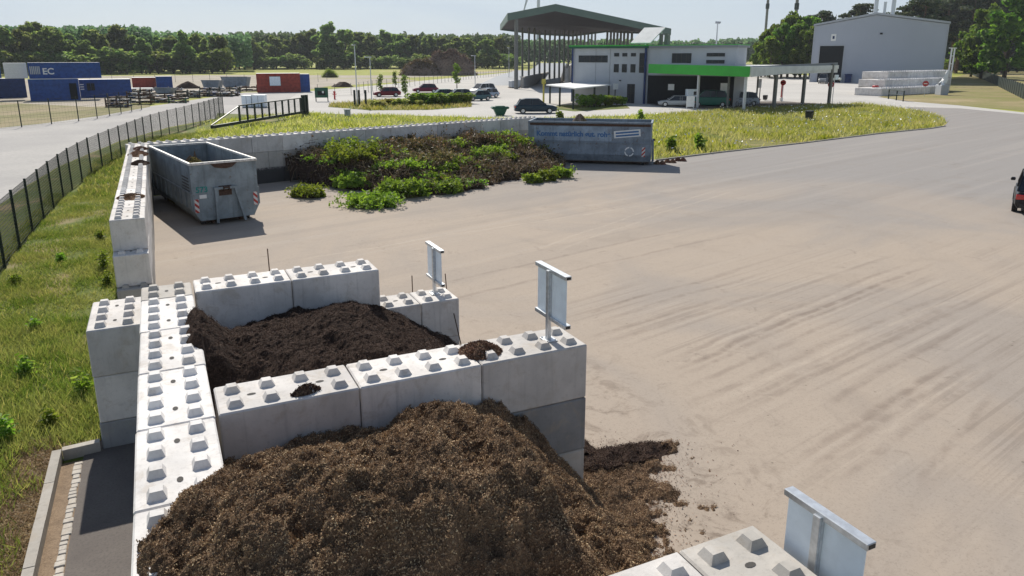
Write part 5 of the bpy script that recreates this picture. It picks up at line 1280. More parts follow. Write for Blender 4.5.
box_container(133, 88.5, 156, 88.2, 77.8, 2.4, 'red', 'small red container between the blue cabins and the skips')
box_container(157, 88.3, 172.5, 87.8, 76.5, 2.4, 'blue', 'small blue container right of the small red container')
def skip(u0, u1, vb, vt, mat, label):
    pa, pb = gp(u0, vb), gp(u1, vb); W = (pb-pa).length; h = hz(pa.x, pa.y, vt); d = pb-pa
    r = empty('open_skip', pa, math.atan2(d.y, d.x), label, 'skip')
    b = MB()
    for y in (0, 2.2): b.prism([(.5, .15), (W-.5, .15), (W, h), (0, h)], y, y+.08, M[mat])
    b.add([(.5, .081, .15), (.5, 2.199, .15), (.003, 2.199, h), (.003, .081, h)], [(0, 1, 2, 3)], M[mat]); b.add([(W-.5, .081, .15), (W-.5, 2.199, .15), (W-.003, 2.199, h), (W-.003, .081, h)], [(0, 3, 2, 1)], M[mat])
    b.box(.5, .082, .15, W-.5, 2.198, .22, M[mat]); b.build('trough', None, r)
    b = MB(); n = max(3, int(W/1.2))
    for i in range(1, n): x = W*i/n; b.box(x-.06, -.09, .3, x+.06, -.003, h-.06, M[mat])
    b.box(-.05, -.12, h, W+.05, -.003, h+.12, M[mat]); b.build('rib', None, r)
    b = MB(); b.box(.7, .3, 0, W-.7, 2, .147, M['dark']); b.build('skid', None, r)
skip(202, 220, 90.5, 80.6, 'skip2', 'grey blue open skip in the storage yard')
skip(221.5, 248, 87.5, 77.2, 'skip2', 'longer dark blue open skip right behind the grey blue skip')
skip(154, 172, 94, 88.2, 'skip', 'small greyish open skip below the small blue container')
def rack(u0, u1, vb, vt, mat, label, dep=1.6, lev=3, name='material_rack'):
    pa, pb = gp(u0, vb), gp(u1, vb); W = (pb-pa).length; h = hz(pa.x, pa.y, vt); d = pb-pa
    h *= 1.35; r = empty(name, pa, math.atan2(d.y, d.x), label, 'rack'); n = max(2, int(W/1.8))
    for i in range(n+1):
        b = MB(); x = W*i/n; b.box(x-.07, -.02, 0, x+.07, .12, h*random.uniform(.85, 1.1)); b.build('post', M[mat], r)
    for k in range(lev):
        b = MB(); z = h*(k+.6)/(lev+.4)
        for q in range(int(W/.5)):
            x = W*q/int(W/.5); b.box(x+.02, .15+random.uniform(-.1, .1), z-.12, x+.02+random.uniform(.25, .45), dep, z+random.uniform(-.02, .16), random.choice([M['wood'], M['black'], M['fence'], M['cladding_dark'], M['rust'], M['rust'], M['darkblue']]))
        b.box(-.05, -.03, z-.2, W+.05, .05, z-.125, M[mat]); b.build('stacked_goods', None, r)
rack(106, 128, 107.5, 100.5, 'rust', 'rusty low rack of beams nearest the pale road', name='material_rack')
rack(128, 151, 104.5, 94, 'rust', 'rack with tall rusty posts beside the pale road')
rack(152, 186, 103.2, 98.5, 'greendark', 'low green rack nearest the road right of the rusty posts', lev=2)
rack(176, 200, 98, 91.5, 'fence', 'dark rack loaded with steel in the middle of the storage yard')
rack(187, 232, 96.8, 92.8, 'fence', 'long low rack with pale planks in the storage yard', lev=2)
rack(130, 152, 96.5, 90.5, 'fence', 'dark rack under a pale sheet right of the blue cabin')
rack(200, 240, 92.7, 88.2, 'fence', 'distant low rack in front of the open skips', lev=2)
rack(236, 257, 91.5, 86.5, 'rust', 'distant rusty rack left of the long red container', lev=2)
rack(108, 127, 101.5, 96.8, 'fence', 'dark rack behind the nearest rusty rack', lev=2)
rack(204, 238, 96.2, 92.6, 'rust', 'rusty rack behind the tail of the sliding gate', lev=2)
rack(152, 178, 99.8, 95.4, 'rust', 'rusty rack behind the low green rack', lev=2)
rack(156, 182, 93, 88.5, 'cladding_dark', 'distant grey rack behind the small open skip', lev=2)
p = gp(143, 93.5); b = MB(); z = hz(p.x, p.y, 88.0); b.box(-3.2, -.8, z-.12, 3.0, 1.2, z, M['paleroof']); b.box(-3, -.6, 0, -2.8, -.4, z-.12, M['fence']); b.box(2.6, -.6, 0, 2.8, -.4, z-.12, M['fence']); b.box(-3, .9, 0, -2.8, 1.1, z-.12, M['fence']); b.box(2.6, .9, 0, 2.8, 1.1, z-.12, M['fence'])
tag(b.build('covered_table', None, loc=p, rz=-.3), 'pale sheet lying on a frame beside the small red container', 'table')
def soilpile(u0, u1, vb, vt, mat, label, chips=None, name='soil_heap', pw=2.0):
    pa, pb = gp(u0, vb), gp(u1, vb); c = (pa+pb)/2; R = (pb-pa).length/2; h = hz(c.x, c.y, vt)
    b = MB(); nr, na = 12, 40; vs = [(0, 0, h)]; fs = []
    for r_ in range(1, nr+1):
        for a in range(na):
            t_ = r_/nr; an = 2*PI*a/na; zz = h*(1-t_**pw)*(1+.35*mnoise.noise(Vector((math.cos(an)*t_*2.5, math.sin(an)*t_*2.5, u0))))
            vs.append((R*t_*math.cos(an)*CR[0]-.6*R*t_*math.sin(an)*CR[1], R*t_*math.cos(an)*CR[1]+.6*R*t_*math.sin(an)*CR[0], max(zz, -.05)))
    for a in range(na): fs.append((0, 1+a, 1+(a+1) % na))
    for q in range(nr-1):
        for a in range(na): fs.append((1+q*na+a, 1+(q+1)*na+a, 1+(q+1)*na+(a+1) % na, 1+q*na+(a+1) % na))
    b.add(vs, fs); o = b.build(name, mat, loc=c); tag(o, label, 'heap')
    if chips:
        V = np.array(vs); k = rng.integers(0, len(V), 6000); P = V[k]+rng.normal(0, .35, (6000, 3)); P[:, 2] = np.abs(P[:, 2])+.1
        s_ = R*.035; A = rdir(6000)*(s_*rng.uniform(.5, 1.6, 6000))[:, None]; B = perp(A)*s_*.25; quads('branches', P, A, B, chips, o)['kind'] = 'stuff'
soilpile(175, 201, 88.4, 82.2, M['compost_dark'], 'low dark soil heap between the blue container and the skips')
soilpile(400, 442, 75.5, 62, M['soilbrown'], 'grey green brushwood heap at the left of the two far heaps in the field', M['clip_brown'], 'brushwood_heap', 3)
soilpile(423, 476, 75.2, 55.0, M['soilbrown'], 'tall reddish grey brushwood heap in the field beyond the car park', M['twigs'], 'brushwood_heap', 4.5)
soilpile(322, 338, 77.5, 71.5, M['compost_dark'], 'small round bush like heap in the field', M['clip'], 'brushwood_heap')
soilpile(331, 354, 87, 82.2, M['rust'], 'low rusty brown heap at the edge of the storage yard')

# ------------------------------------------------------------------ vehicles
def car(p, ang, L, H, paintc, label, hood=.28, rear=.12, W=1.8, white=False):
    r = empty('parked_car', p, ang, label, 'car', None); mat = paint('car_paint', paintc)
    w = W/2; belt = H*.60; zb = .24
    stn = [(-L/2, .40, belt*.80, .80), (-L/2+.12, .28, belt*.95, .94), (-L/2+.5, .24, belt*.99, 1), (-L*.1, .22, belt, 1), (L/2-L*hood, .22, belt*.97, 1), (L/2-.45, .24, belt*.86, .98), (L/2-.1, .28, belt*.74, .88), (L/2, .38, belt*.60, .72)]
    def loft(secs, mat):
        n = len(secs[0]); vs = [q for s_ in secs for q in s_]; fs = []
        for i in range(len(secs)-1):
            for j in range(n): fs.append((i*n+j, (i+1)*n+j, (i+1)*n+(j+1) % n, i*n+(j+1) % n))
        fs += [tuple(range(n)), tuple(range((len(secs)-1)*n, len(secs)*n))[::-1]]
        b = MB(); b.add(vs, fs, mat); return b
    secs = [[(x, -w*k*.86, z0), (x, w*k*.86, z0), (x, w*k*.985, z0+.16), (x, w*k, z0+.3+.1*(z1-z0)), (x, w*k*.97, z1-.08), (x, w*k*.86, z1), (x, -w*k*.86, z1), (x, -w*k*.97, z1-.08), (x, -w*k, z0+.3+.1*(z1-z0)), (x, -w*k*.985, z0+.16)] for x, z0, z1, k in stn]
    loft(secs, mat).build('body', None, r, smooth=False)
    xr, xf = -L/2+L*rear*.5, L/2-L*hood*.92
    gs = [(xr, belt-.03, belt-.02, .90), (xr+L*.09, belt-.03, H-.12, .80), (xr+L*.2, belt-.03, H-.03, .77), (xf-L*.17, belt-.03, H-.04, .77), (xf, belt-.05, belt-.02, .88)]
    secs = [[(x, -w*.9, z0), (x, w*.9, z0), (x, w*k, z1), (x, -w*k, z1)] for x, z0, z1, k in gs]
    loft(secs, M['glass']).build('windows', None, r)
    b = MB(); b.add([(xr+L*.09, -w*.79, H-.115), (xr+L*.2, -w*.775, H-.018), (xf-L*.17, -w*.775, H-.028), (xf-L*.17, w*.775, H-.028), (xr+L*.2, w*.775, H-.018), (xr+L*.09, w*.79, H-.115),
                     (xr+L*.09, -w*.79, H-.10), (xr+L*.2, -w*.775, H), (xf-L*.17, -w*.775, H-.01), (xf-L*.17, w*.775, H-.01), (xr+L*.2, w*.775, H), (xr+L*.09, w*.79, H-.10)],
                    [(0, 1, 4, 5), (1, 2, 3, 4), (6, 11, 10, 7), (7, 10, 9, 8), (0, 6, 7, 1), (1, 7, 8, 2), (2, 8, 9, 3), (3, 9, 10, 4), (4, 10, 11, 5), (5, 11, 6, 0)], mat)
    b.build('roof', None, r)
    for sy in (-1, 1):
        for xb, xt in ((xr+.03, xr+L*.09), (xr+L*.30, xr+L*.30), (xf-L*.33, xf-L*.33), (xf-.02, xf-L*.17)):
            b = MB(); b.bar((xb, sy*w*.905, belt-.02), (xt, sy*w*.79, H-.05), .03, .07, mat); b.build('pillar', None, r)
        b = MB(); b.box(xf-.22, sy*(w+.02), belt+.02, xf-.08, sy*(w+.20), belt+.16, mat, c=.03); b.build('mirror', None, r)
        b = MB(); b.box(-L/2-.01, sy*w*.60, belt*.66, -L/2+.15, sy*w*.93, belt*.86, M['taillamp'], c=.02); b.build('tail_light', None, r)
        b = MB(); b.box(L/2-.13, sy*w*.50, belt*.48, L/2-.015, sy*w*.84, belt*.64, M['headlamp'], c=.02); b.build('headlight', None, r)
        for x in (-L/2+L*.19, L/2-L*.19):
            b = MB(); b.tube((x, sy*(w-.19), .33), (x, sy*(w+.012), .33), .33, n=20); wh = b.build('wheel', M['rubber'], r)
            b = MB(); b.tube((x, sy*(w+.012), .33), (x, sy*(w+.022), .33), .2, n=14); b.build('rim', M['chrome'], wh)
    b = MB(); b.box(-L/2-.025, -.26, belt*.42, -L/2-.004, .26, belt*.42+.11, M['white']); b.build('number_plate', None, r)
    b = MB(); b.box(-L/2-.015, -w*.75, .30, -L/2+.1, w*.75, .50, M['black'], c=.03); b.build('bumper', None, r)
    b = MB(); b.box(L/2-.08, -w*.6, .30, L/2+.02, w*.6, .50, M['black'], c=.03); b.build('bumper', None, r)
    return r
VA = lambda u: YAW+math.atan((u-512)/FPX)
def bear(deg): return math.radians(deg)
def heading(u, off): return PI/2-VA(u)+math.radians(off)   # off=0: pointing away from the camera
p = gp(535.5, 113.2); car(p, heading(535, -84), 4.9, 1.68, (.012, .035, .055), 'dark blue estate car driving on the pale road right of the green grit box')
p = gp(387, 96.6); car(p, heading(387, 97), 4.4, 1.55, (.16, .012, .02), 'dark red car at the left of the parked cars, behind the young trees')
p = gp(425.5, 92.6); car(p, heading(425, 95), 4.6, 1.6, (.15, .008, .035), 'crimson hatchback standing behind the hedge')
p = gp(441, 99.0); car(p, heading(441, 105), 4.6, 1.5, (.02, .12, .09), 'green and white car half hidden by the hedge')
p = gp(458, 99.5); car(p, heading(458, 100), 4.5, 1.6, (.55, .57, .52), 'pale car half hidden by the right end of the hedge')
p = gp(477, 100.6); car(p, heading(477, 125), 4.4, 1.5, (.06, .13, .15), 'dark teal car at the right end of the hedge')
p = gp(486, 97.8); car(p, heading(486, 130), 4.4, 1.5, (.34, .42, .52), 'blue silver car between the teal car and the white van')
p = gp(483, 95.0); car(p, heading(483, 130), 4.9, 1.95, (.6, .62, .64), 'white car at the back of the right group of parked cars', hood=.2)
p = gp(676, 106.5); car(p, heading(676, 95), 4.7, 1.4, (.50, .51, .50), 'white car under the green edged canopy')
p = gp(709, 106.5); car(p, heading(709, 100), 5.0, 2.1, (.02, .14, .10), 'dark green van under the middle of the canopy', hood=.18)
p = gp(741, 105.5); car(p, heading(741, 105), 4.5, 1.8, (.40, .45, .52), 'silver blue car behind the corner post of the canopy')
p = gp(823, 83.5); car(p, heading(823, 175), 5.2, 2.3, (.2, .21, .22), 'grey van standing in the doorway of the hall', hood=.18)
pc = gp(1014.0, 215); hd = heading(1011, 0); fw = Vector((math.cos(hd), math.sin(hd), 0)); lf = Vector((-fw.y, fw.x, 0))
car(pc+fw*2.25-lf*.80, hd, 4.5, 1.62, (.010, .011, .014), 'black car seen from behind at the right edge of the yard')

# things under the canopy
p = gp(691, 106.5); z = hz(p.x, p.y, 89); vm = empty('weighing_terminal', p, -.4, 'pale blue grey weighing terminal box on a stand under the canopy', 'terminal')
b = MB(); b.box(-.75, -.5, 1.25, .75, .4, z, M['alu'], c=.05); b.build('terminal_box', None, vm)
b = MB(); b.box(-.35, -.3, 0, .35, .3, 1.25, M['galv'], c=.02); b.build('stand', None, vm)
b = MB(); b.box(.1, -.515, z-.75, .5, -.503, z-.3, M['glass']); b.build('display', None, vm)
p = gp(690, 109.3); b = MB(); b.box(-.5, -.05, .3, .5, .0, 1.6, M['white']); b.box(-.45, 0.003, 0, -.38, .1, 1.5, M['galv']); b.box(.38, 0.003, 0, .45, .1, 1.5, M['galv'])
tag(b.build('white_board', None, loc=p, rz=-.4), 'small white board on short legs in front of the weighing terminal', 'sign')
p = gp(700, 101); z0, z1 = hz(p.x, p.y, 88), hz(p.x, p.y, 82.5); os_ = empty('orange_sign', p, -.4, 'orange and white lettered panel hanging under the canopy', 'sign')
b = MB(); b.box(-1.05, -.04, z0, 1.0, .02, z1, M['orange'], c=.01); b.build('panel', None, os_)
b = MB()
for i in range(4): b.box(-.9+.48*i, -.055, z0+.12, -.62+.48*i, -.045, z1-.12, M['white'])
b.build('lettering', None, os_)
b = MB(); b.box(-.9, -.02, z1, -.82, .02, z1+1.3, M['galv']); b.box(.78, -.02, z1, .86, .02, z1+1.3, M['galv']); b.build('hanger', None, os_)
for i, (u, v) in enumerate([(735, 106), (739, 107), (748, 108), (751, 106)]):
    p = gp(u, v); b = MB()
    for s_ in (-.5, .5):
        for k in range(12):
            a0, a1 = 2*PI*k/12, 2*PI*(k+1)/12; b.tube((s_+.33*math.cos(a0), 0, .34+.33*math.sin(a0)), (s_+.33*math.cos(a1), 0, .34+.33*math.sin(a1)), .022, n=5, m=M['rubber'])
    b.tube((-.5, 0, .34), (-.1, 0, .32), .02, n=5, m=M['galv']); b.tube((-.5, 0, .34), (-.15, 0, .82), .02, n=5, m=M['galv']); b.tube((-.1, 0, .32), (-.2, 0, .95), .02, n=5, m=M['galv'])
    b.tube((-.1, 0, .32), (.38, 0, .8), .02, n=5, m=M['galv']); b.tube((.5, 0, .34), (.36, 0, 1.02), .02, n=5, m=M['galv']); b.box(-.32, -.07, .95, -.08, .07, 1.0, M['black']); b.tube((.36, -.28, 1.02), (.36, .28, 1.02), .015, n=5, m=M['black'])
    tag(b.build('bicycle', None, loc=p, rz=1.1+i*.3), 'bicycle parked by the corner post of the canopy', 'bicycle', 'bicycles parked by the canopy corner')

# ------------------------------------------------------------------ lamps, masts, wind turbine
def lamp(u, vb, vt, label, arm=1.0, r_=.07):
    p = gp(u, vb); h = hz(p.x, p.y, vt); r = empty('street_lamp', p, .4, label, 'street lamp')
    b = MB(); b.tube((0, 0, 0), (0, 0, h), r_*1.3, r_*.8, 8); b.build('pole', M['galv'], r)
    b = MB(); b.box(-arm*.9, -.18, h, arm*.2, .18, h+.12, c=.03); b.build('lamp_head', M['galv'], r)
lamp(357.5, 106, 45.5, 'tall thin lamp pole behind the dark gate posts', .4); lamp(371.8, 101, 57.5, 'lamp with pale head left of the parked cars', 1.0)
lamp(475.2, 87, 56, 'lamp with pale head beside the large brushwood heap', 1.0); lamp(509, 82, 48, 'thin lamp left of the open storage roof', .5)
p = gp(714, 80); h = hz(p.x, p.y, 23); fm = empty('floodlight_mast', p, .3, 'tall floodlight mast rising behind the office wing', 'mast')
b = MB(); b.tube((0, 0, 0), (0, 0, h), .3, .14, 8); b.build('pole', M['galv'], fm)
b = MB(); b.box(-1.1, -.12, h-.2, 1.1, .12, h, M['galv']); b.build('cross_arm', None, fm)
for s_ in (-.8, 0, .8):
    b = MB(); b.box(s_-.25, -.35, h+.003, s_+.25, .1, h+.4, M['cladding']); b.build('floodlight', None, fm)
def turbine(u, vh, dist, label, blade_v=None, r_=1.9, rot=0.0, blades_=True):
    q = P3(u, vh, dist); r = empty('wind_turbine', (q.x, q.y, 0), PI/2-VA(u), label, 'wind turbine')
    b = MB(); b.tube((0, 0, 0), (0, 0, q.z), r_, r_*.55, 16, M['galv']); b.build('tower', None, r)
    b = MB(); b.box(-3, -1.6, q.z, 5, 1.6, q.z+3.2, M['galv'], c=.5); b.build('nacelle', None, r)
    if blades_:
        for k in range(3):
            a = rot+2*PI*k/3; d = Vector((0, math.cos(a), math.sin(a))); e = Vector((-3.4, 0, q.z+1.6))
            L = 40; n1 = Vector((0, -math.sin(a), math.cos(a)))
            vs = [e+n1*-.8, e+n1*.8, e+d*L*.25+n1*1.9, e+d*L*.25-n1*1.1, e+d*L+n1*.5, e+d*L-n1*.5]; vs += [v_+Vector((-.35, 0, 0)) for v_ in vs]
            b = MB(); b.add(vs, [(0, 1, 2, 3), (3, 2, 4, 5), (6, 9, 8, 7), (9, 11, 10, 8), (0, 6, 7, 1), (1, 7, 8, 2), (2, 8, 10, 4), (4, 10, 11, 5), (5, 11, 9, 3), (3, 9, 6, 0)], M['galv']); b.build('blade', None, r)
    return r
turbine(538.8, -38, 600, 'wind turbine tower behind the open storage roof with one blade tip showing', rot=math.atan2(-45, 13.5), r_=1.7)
for u, dist, lab in ((770.5, 520, 'slim grey mast left of its twin above the green trees'), (800, 430, 'mast with a dark collar rising above the green trees, right of its twin')):
    q = P3(u, -30, dist); r = empty('tall_mast', (q.x, q.y, 0), 0, lab, 'mast')
    b = MB(); b.tube((0, 0, 0), (0, 0, q.z), .85, .75, 12); b.build('shaft', M['fence_grey'], r)
    b = MB(); zc = P3(u, 5.5, dist).z; b.tube((0, 0, zc-2.0), (0, 0, zc+1.2), 1.15, n=12); b.build('collar', M['fence'], r)

# ------------------------------------------------------------------ trees
def tree_mesh(kind, seed):
    """returns (trunk MB, leaf arrays) for a unit tree 10 m tall"""
    rs = np.random.default_rng(seed); global rng; old = rng; rng = rs
    b = MB(); L = []
    if kind == 'broad':
        b.tube((0, 0, -.3), (0, 0, 3.5), .22, .16, 8); b.tube((0, 0, 3.5), (.2, .1, 8), .16, .04, 7)
        for i in range(9):
            a = rs.uniform(0, 2*PI); z0 = rs.uniform(2, 6.5); Lh = rs.uniform(1.4, 2.8); e = (math.cos(a)*Lh, math.sin(a)*Lh, z0+rs.uniform(.8, 2)); b.tube((0, 0, z0), e, .07, .02, 5)
        nb = 50
        for i in range(nb):
            t_ = rs.uniform(0, 1); z = 1.2+8.0*t_; R = 2.9*math.sin(PI*min(1, (t_*.80+.17)))**.7; a = rs.uniform(0, 2*PI); q = R*rs.uniform(.25, 1.05)
            L.append(leaf_blob(q*math.cos(a), q*math.sin(a), z, rs.uniform(.35, .95), rs.uniform(.35, .95), rs.uniform(.35, .9), 95, .24))
    elif kind == 'column':
        b.tube((0, 0, -.3), (0, 0, 9), .2, .04, 8)
        for i in range(8):
            a = rs.uniform(0, 2*PI); z0 = rs.uniform(1, 7); b.tube((0, 0, z0), (math.cos(a)*1.3, math.sin(a)*1.3, z0+1.4), .06, .02, 5)
        for i in range(26):
            t_ = rs.uniform(0, 1); z = .9+8.6*t_; R = 2.0*math.sin(PI*(t_*.8+.15)); a = rs.uniform(0, 2*PI); q = R*rs.uniform(.1, .9)
            L.append(leaf_blob(q*math.cos(a), q*math.sin(a), z, rs.uniform(.5, .9), rs.uniform(.5, .9), rs.uniform(.5, 1.0), 140, .25))
    elif kind == 'pine':
        b.tube((0, 0, -.3), (0, 0, 6), .2, .15, 8); b.tube((0, 0, 6), (.1, 0, 9.6), .15, .03, 7)
        for i in range(16):
            a = rs.uniform(0, 2*PI); z0 = rs.uniform(4.4, 9.2); Lh = rs.uniform(.7, 1.9)*(1.1-(z0-5)/9); e = (math.cos(a)*Lh, math.sin(a)*Lh, z0+rs.uniform(.1, .6)); b.tube((0, 0, z0), e, .05, .02, 5)
            L.append(leaf_blob(*e, rs.uniform(.5, .9), rs.uniform(.5, .9), rs.uniform(.22, .42), 110, .14))
            L.append(leaf_blob(e[0]*.5, e[1]*.5, e[2]+.1, .5, .5, .3, 60, .13))
    elif kind == 'young':
        b.tube((0, 0, 0), (0, 0, 8.5), .16, .04, 7)
        for i in range(14):
            t_ = i/13; z = 3.4+6.0*t_; a = rs.uniform(0, 2*PI); q = 1.0*math.sin(PI*(t_*.8+.1)); b.tube((0, 0, z-.6), (q*math.cos(a)*.8, q*math.sin(a)*.8, z), .05, .02, 5)
            L.append(leaf_blob(q*math.cos(a)*.6, q*math.sin(a)*.6, z, .85, .85, .8, 42, .22))
    elif kind == 'shrub':
        for i in range(6): a = rs.uniform(0, 2*PI); b.tube((0, 0, 0), (2.2*math.cos(a), 2.2*math.sin(a), 6), .14, .04, 5)
        for i in range(16):
            a = rs.uniform(0, 2*PI); q = rs.uniform(0, 3.6); L.append(leaf_blob(q*math.cos(a), q*math.sin(a), rs.uniform(2, 8.2), rs.uniform(1, 2), rs.uniform(1, 2), rs.uniform(1, 2.2), 60, .5))
    A = cat3(L); rng = old; return b, A
TREES = {}
def tree(kind, var, p, h, label, leaf='leaf_far', bark='bark', group=None, wscale=1.0, name=None):
    k = (kind, var, leaf)
    nm = name or {'broad': 'leafy_tree', 'column': 'leafy_tree', 'pine': 'pine_tree', 'young': 'young_tree', 'shrub': 'shrub'}[kind]
    if k not in TREES:
        b, A = tree_mesh(kind, 100+var*7+len(kind)); 
        t = b.build('trunk', M[bark]); c = quads('crown', *A, M[leaf]); TREES[k] = (t.data, c.data); bpy.data.objects.remove(t); bpy.data.objects.remove(c)
    r = empty(nm, (p[0], p[1], 0), random.uniform(0, 6.28), label, 'shrub' if kind == 'shrub' else 'tree', group); s_ = h/10; r.scale = (s_*wscale, s_*wscale, s_)
    for n_, me in zip(('trunk' if kind != 'shrub' else 'stem', 'crown' if kind != 'shrub' else 'foliage'), TREES[k]):
        o = bpy.data.objects.new(n_, me); COL.objects.link(o); o.parent = r
    return r
def tree_px(kind, var, u, vt, dist, label, **kw):
    q = P3(u, vt, dist); return tree(kind, var, q, q.z, label, **kw)
# front row of the far forest edge, left
random.seed(21)
tops = [(0, 27), (15, 27), (26, 22), (38, 24), (50, 25), (58, 36), (68, 33), (80, 38), (93, 28), (104, 36), (118, 25), (131, 33), (142, 38), (156, 34), (170, 36), (183, 32), (196, 32), (208, 34), (222, 35), (236, 36), (250, 38), (262, 40), (272, 36), (285, 38), (300, 32), (314, 27), (328, 22), (342, 27), (356, 31), (370, 32), (384, 30), (398, 32), (412, 34), (426, 33), (440, 36), (454, 35), (470, 37), (486, 36), (500, 36)]
for i, (u, v) in enumerate(tops):
    near = u < 230
    dist = (330 if near else 420)+random.uniform(-10, 25)
    kind = 'column' if (near and i % 3 == 0) else 'broad'
    tree_px(kind, i % 4, u+random.uniform(-2, 2), v-.5, dist, 'green leafy tree in the front row of the far forest edge' if near else 'darker green leafy tree in the far forest row behind the field', leaf='leaf_far' if near else 'leaf_far', group='front trees of the left forest edge' if near else 'front trees of the far forest row', wscale=random.uniform(1.05, 1.35))
for i in range(52):
    u = -20+i*10.5+random.uniform(-3, 3); near = u < 230; dist = (322 if near else 410)
    tree_px('shrub', i % 3, u, (50 if near else 55)+random.uniform(-3, 3), dist+random.uniform(-4, 4), 'low bush at the foot of the far forest edge', leaf='leaf_far', group='bushes along the far forest edge', wscale=1.7)
# deep wood behind, one mass
def wood(name, u0, u1, vt, dist, depth, n, label_mat='leaf_wood', size=.8, low=.12):
    P = []; 
    u = rng.uniform(u0, u1, n); f = rng.uniform(0, 1, n); 
    for ui, fi in zip(u, f):
        t_ = (ui-u0)/(u1-u0); top = vt(ui)+3.0*mnoise.noise(Vector((ui*.11, 1, 2)))+2.2*mnoise.noise(Vector((ui*.33, 5, 2)))
        d = dist+depth*random.random(); q = P3(ui, top, d); P.append((q.x, q.y, q.z*(low+(1-low)*fi**(.6 if low else .9))+rng.normal(0, .4)))
    P = np.array(P); A = rdir(n)*(size*rng.uniform(.6, 1.4, n))[:, None]*dist/400; B = perp(A)*size*.6*dist/400
    tag(quads(name, P, A, B, M[label_mat]), kind='stuff')
wood('forest', -120, 250, lambda u: 28 if u < 150 else 34+max(0, (u-150))*.02, 355, 40, 26000)
wood('forest', 230, 520, lambda u: 36 if u > 370 else 34, 445, 40, 20000)
wood('forest', 640, 770, lambda u: 42 if u < 720 else 40, 640, 60, 9000)
wood('forest', 500, 650, lambda u: 41, 560, 60, 9000)
wood('forest', 925, 1180, lambda u: -6, 420, 50, 46000, 'needle', 1.15, 0.0)
for i in range(14): tree_px('shrub', i % 3, 948+i*9+random.uniform(-3, 3), 58+random.uniform(-3, 3), 372+random.uniform(-6, 6), 'bush at the foot of the dark wood right of the hall', leaf='leaf', group='bushes along the dark wood', wscale=1.9)
# trees beside and behind the hall
for i, (u, v, d_) in enumerate([(769, 27, 262), (780, 17, 258), (793, 11, 256), (806, 12, 258), (764, 40, 250), (786, 20, 244), (800, 20, 246), (816, 13, 266), (773, 36, 240), (810, 24, 240)]):
    tree_px('broad', i % 4, u, v, d_, 'leafy green tree in the clump left of the tall hall', leaf='leaf', group='clump of trees left of the hall', wscale=1.0)
for i, (u, v, d_) in enumerate([(822, 10, 290), (836, 12, 292), (852, 6, 290), (862, 3, 288), (904, 2, 285), (915, -3, 282), (928, -6, 280)]):
    tree_px('pine', i % 3, u, v, d_, 'dark pine standing behind the roof of the hall', leaf='needle', bark='pinebark', group='pines behind the hall', wscale=1.25)
for i, (u, v, d_) in enumerate([(945, 0, 356), (952, -6, 350), (959, 2, 358), (967, -8, 350), (976, -4, 346), (986, -10, 352), (1000, -10, 350), (1016, -12, 348), (938, 4, 352), (930, -2, 345)]):
    tree_px('pine', i % 3, u, v, d_, 'tall pine of the dark wood right of the hall', leaf='needle', bark='pinebark', group='pines right of the hall', wscale=1.2)
tree_px('broad', 1, 992, 0, 262, 'broad bright green tree in front of the dark wood, reaching low to the ground', leaf='leaf', wscale=.9)
tree_px('broad', 2, 1019, -16, 250, 'bright green tree cut by the right edge of the photo', leaf='leaf_bright', wscale=1.05)
tree_px('broad', 3, 979, 20, 285, 'smaller dark green tree left of the bright green tree', leaf='leaf', wscale=1.1)
# young trees of the car park
for i, (u, vb, vt, lab) in enumerate([(381, 96, 74.5, 'young tree with dark crown in front of the dark red car'), (395.5, 90, 71, 'yellowish young tree behind the dark red car'), (405.5, 100, 75, 'young tree with pale crown right of the dark red car'), (457, 91, 63.5, 'slender yellow green young tree above the pale car')]):
    p = gp(u, vb); tree('young', i, p, hz(p.x, p.y, vt), lab, leaf='leaf_bright' if i else 'leaf', wscale=1.3)
for i in range(12):
    u = 417+i*4.7; v = 106.5-.35*abs(i-4)*.6+ (-.5*i*.3); p = gp(u, v); tree('shrub', i % 3, p, random.uniform(1.3, 1.8), 'green hedge shrub in the row before the parked cars', leaf='clip', group='hedge shrubs of the car park', wscale=2.0)
for i in range(8):
    u = 583+i*5.6; v = 107.3-.25*i; p = gp(u, v); tree('shrub', i % 3, p, random.uniform(1.1, 1.7), 'dense green hedge shrub beside the white shade roof', leaf='clip', group='hedge shrubs before the office', wscale=1.5)
for i in range(9):
    u = 372+i*6+random.uniform(-2, 2); p = gp(u, 106.5+random.uniform(-2, 1)); tree('shrub', i % 3, p, random.uniform(.7, 1.1), 'low flowering plant in the car park bed', leaf='grass_yel', group='low plants in the car park bed', wscale=2.0)
bed = G((330, 104), (372, 101), (420, 101), (470, 102), (472, 107), (430, 110), (370, 110.5), (328, 107)); sheet('planting_bed', bed, .016, M['verge'])
x, y, k = scatter(bed, 30000, 20, 60, 70, 110, .3); h = rng.uniform(.2, .55, len(x)); blades('grass', x, y, h, rng.uniform(.04, .09, len(x)), M['grass_yel'], .5, .012)
bed2 = G((548, 109), (575, 111.5), (630, 108.5), (626, 105), (600, 105), (560, 105)); sheet('planting_bed', bed2, .016, M['verge'])

hzb = MB(); hzb.box(-700, -60, -1, 1100, 1200, 135); hzo = hzb.build('haze', None); hm = bpy.data.materials.new('haze_air'); hm.use_nodes = True; hn = hm.node_tree; hn.nodes.clear()
ho = hn.nodes.new('ShaderNodeOutputMaterial'); hv = hn.nodes.new('ShaderNodeVolumePrincipled'); hv.inputs['Color'].default_value = (.86, .92, 1, 1); hv.inputs['Density'].default_value = .00013; hv.inputs['Anisotropy'].default_value = .2
hn.links.new(hv.outputs[0], ho.inputs['Volume']); hzo.data.materials.clear(); hzo.data.materials.append(hm); tag(hzo, kind='stuff')
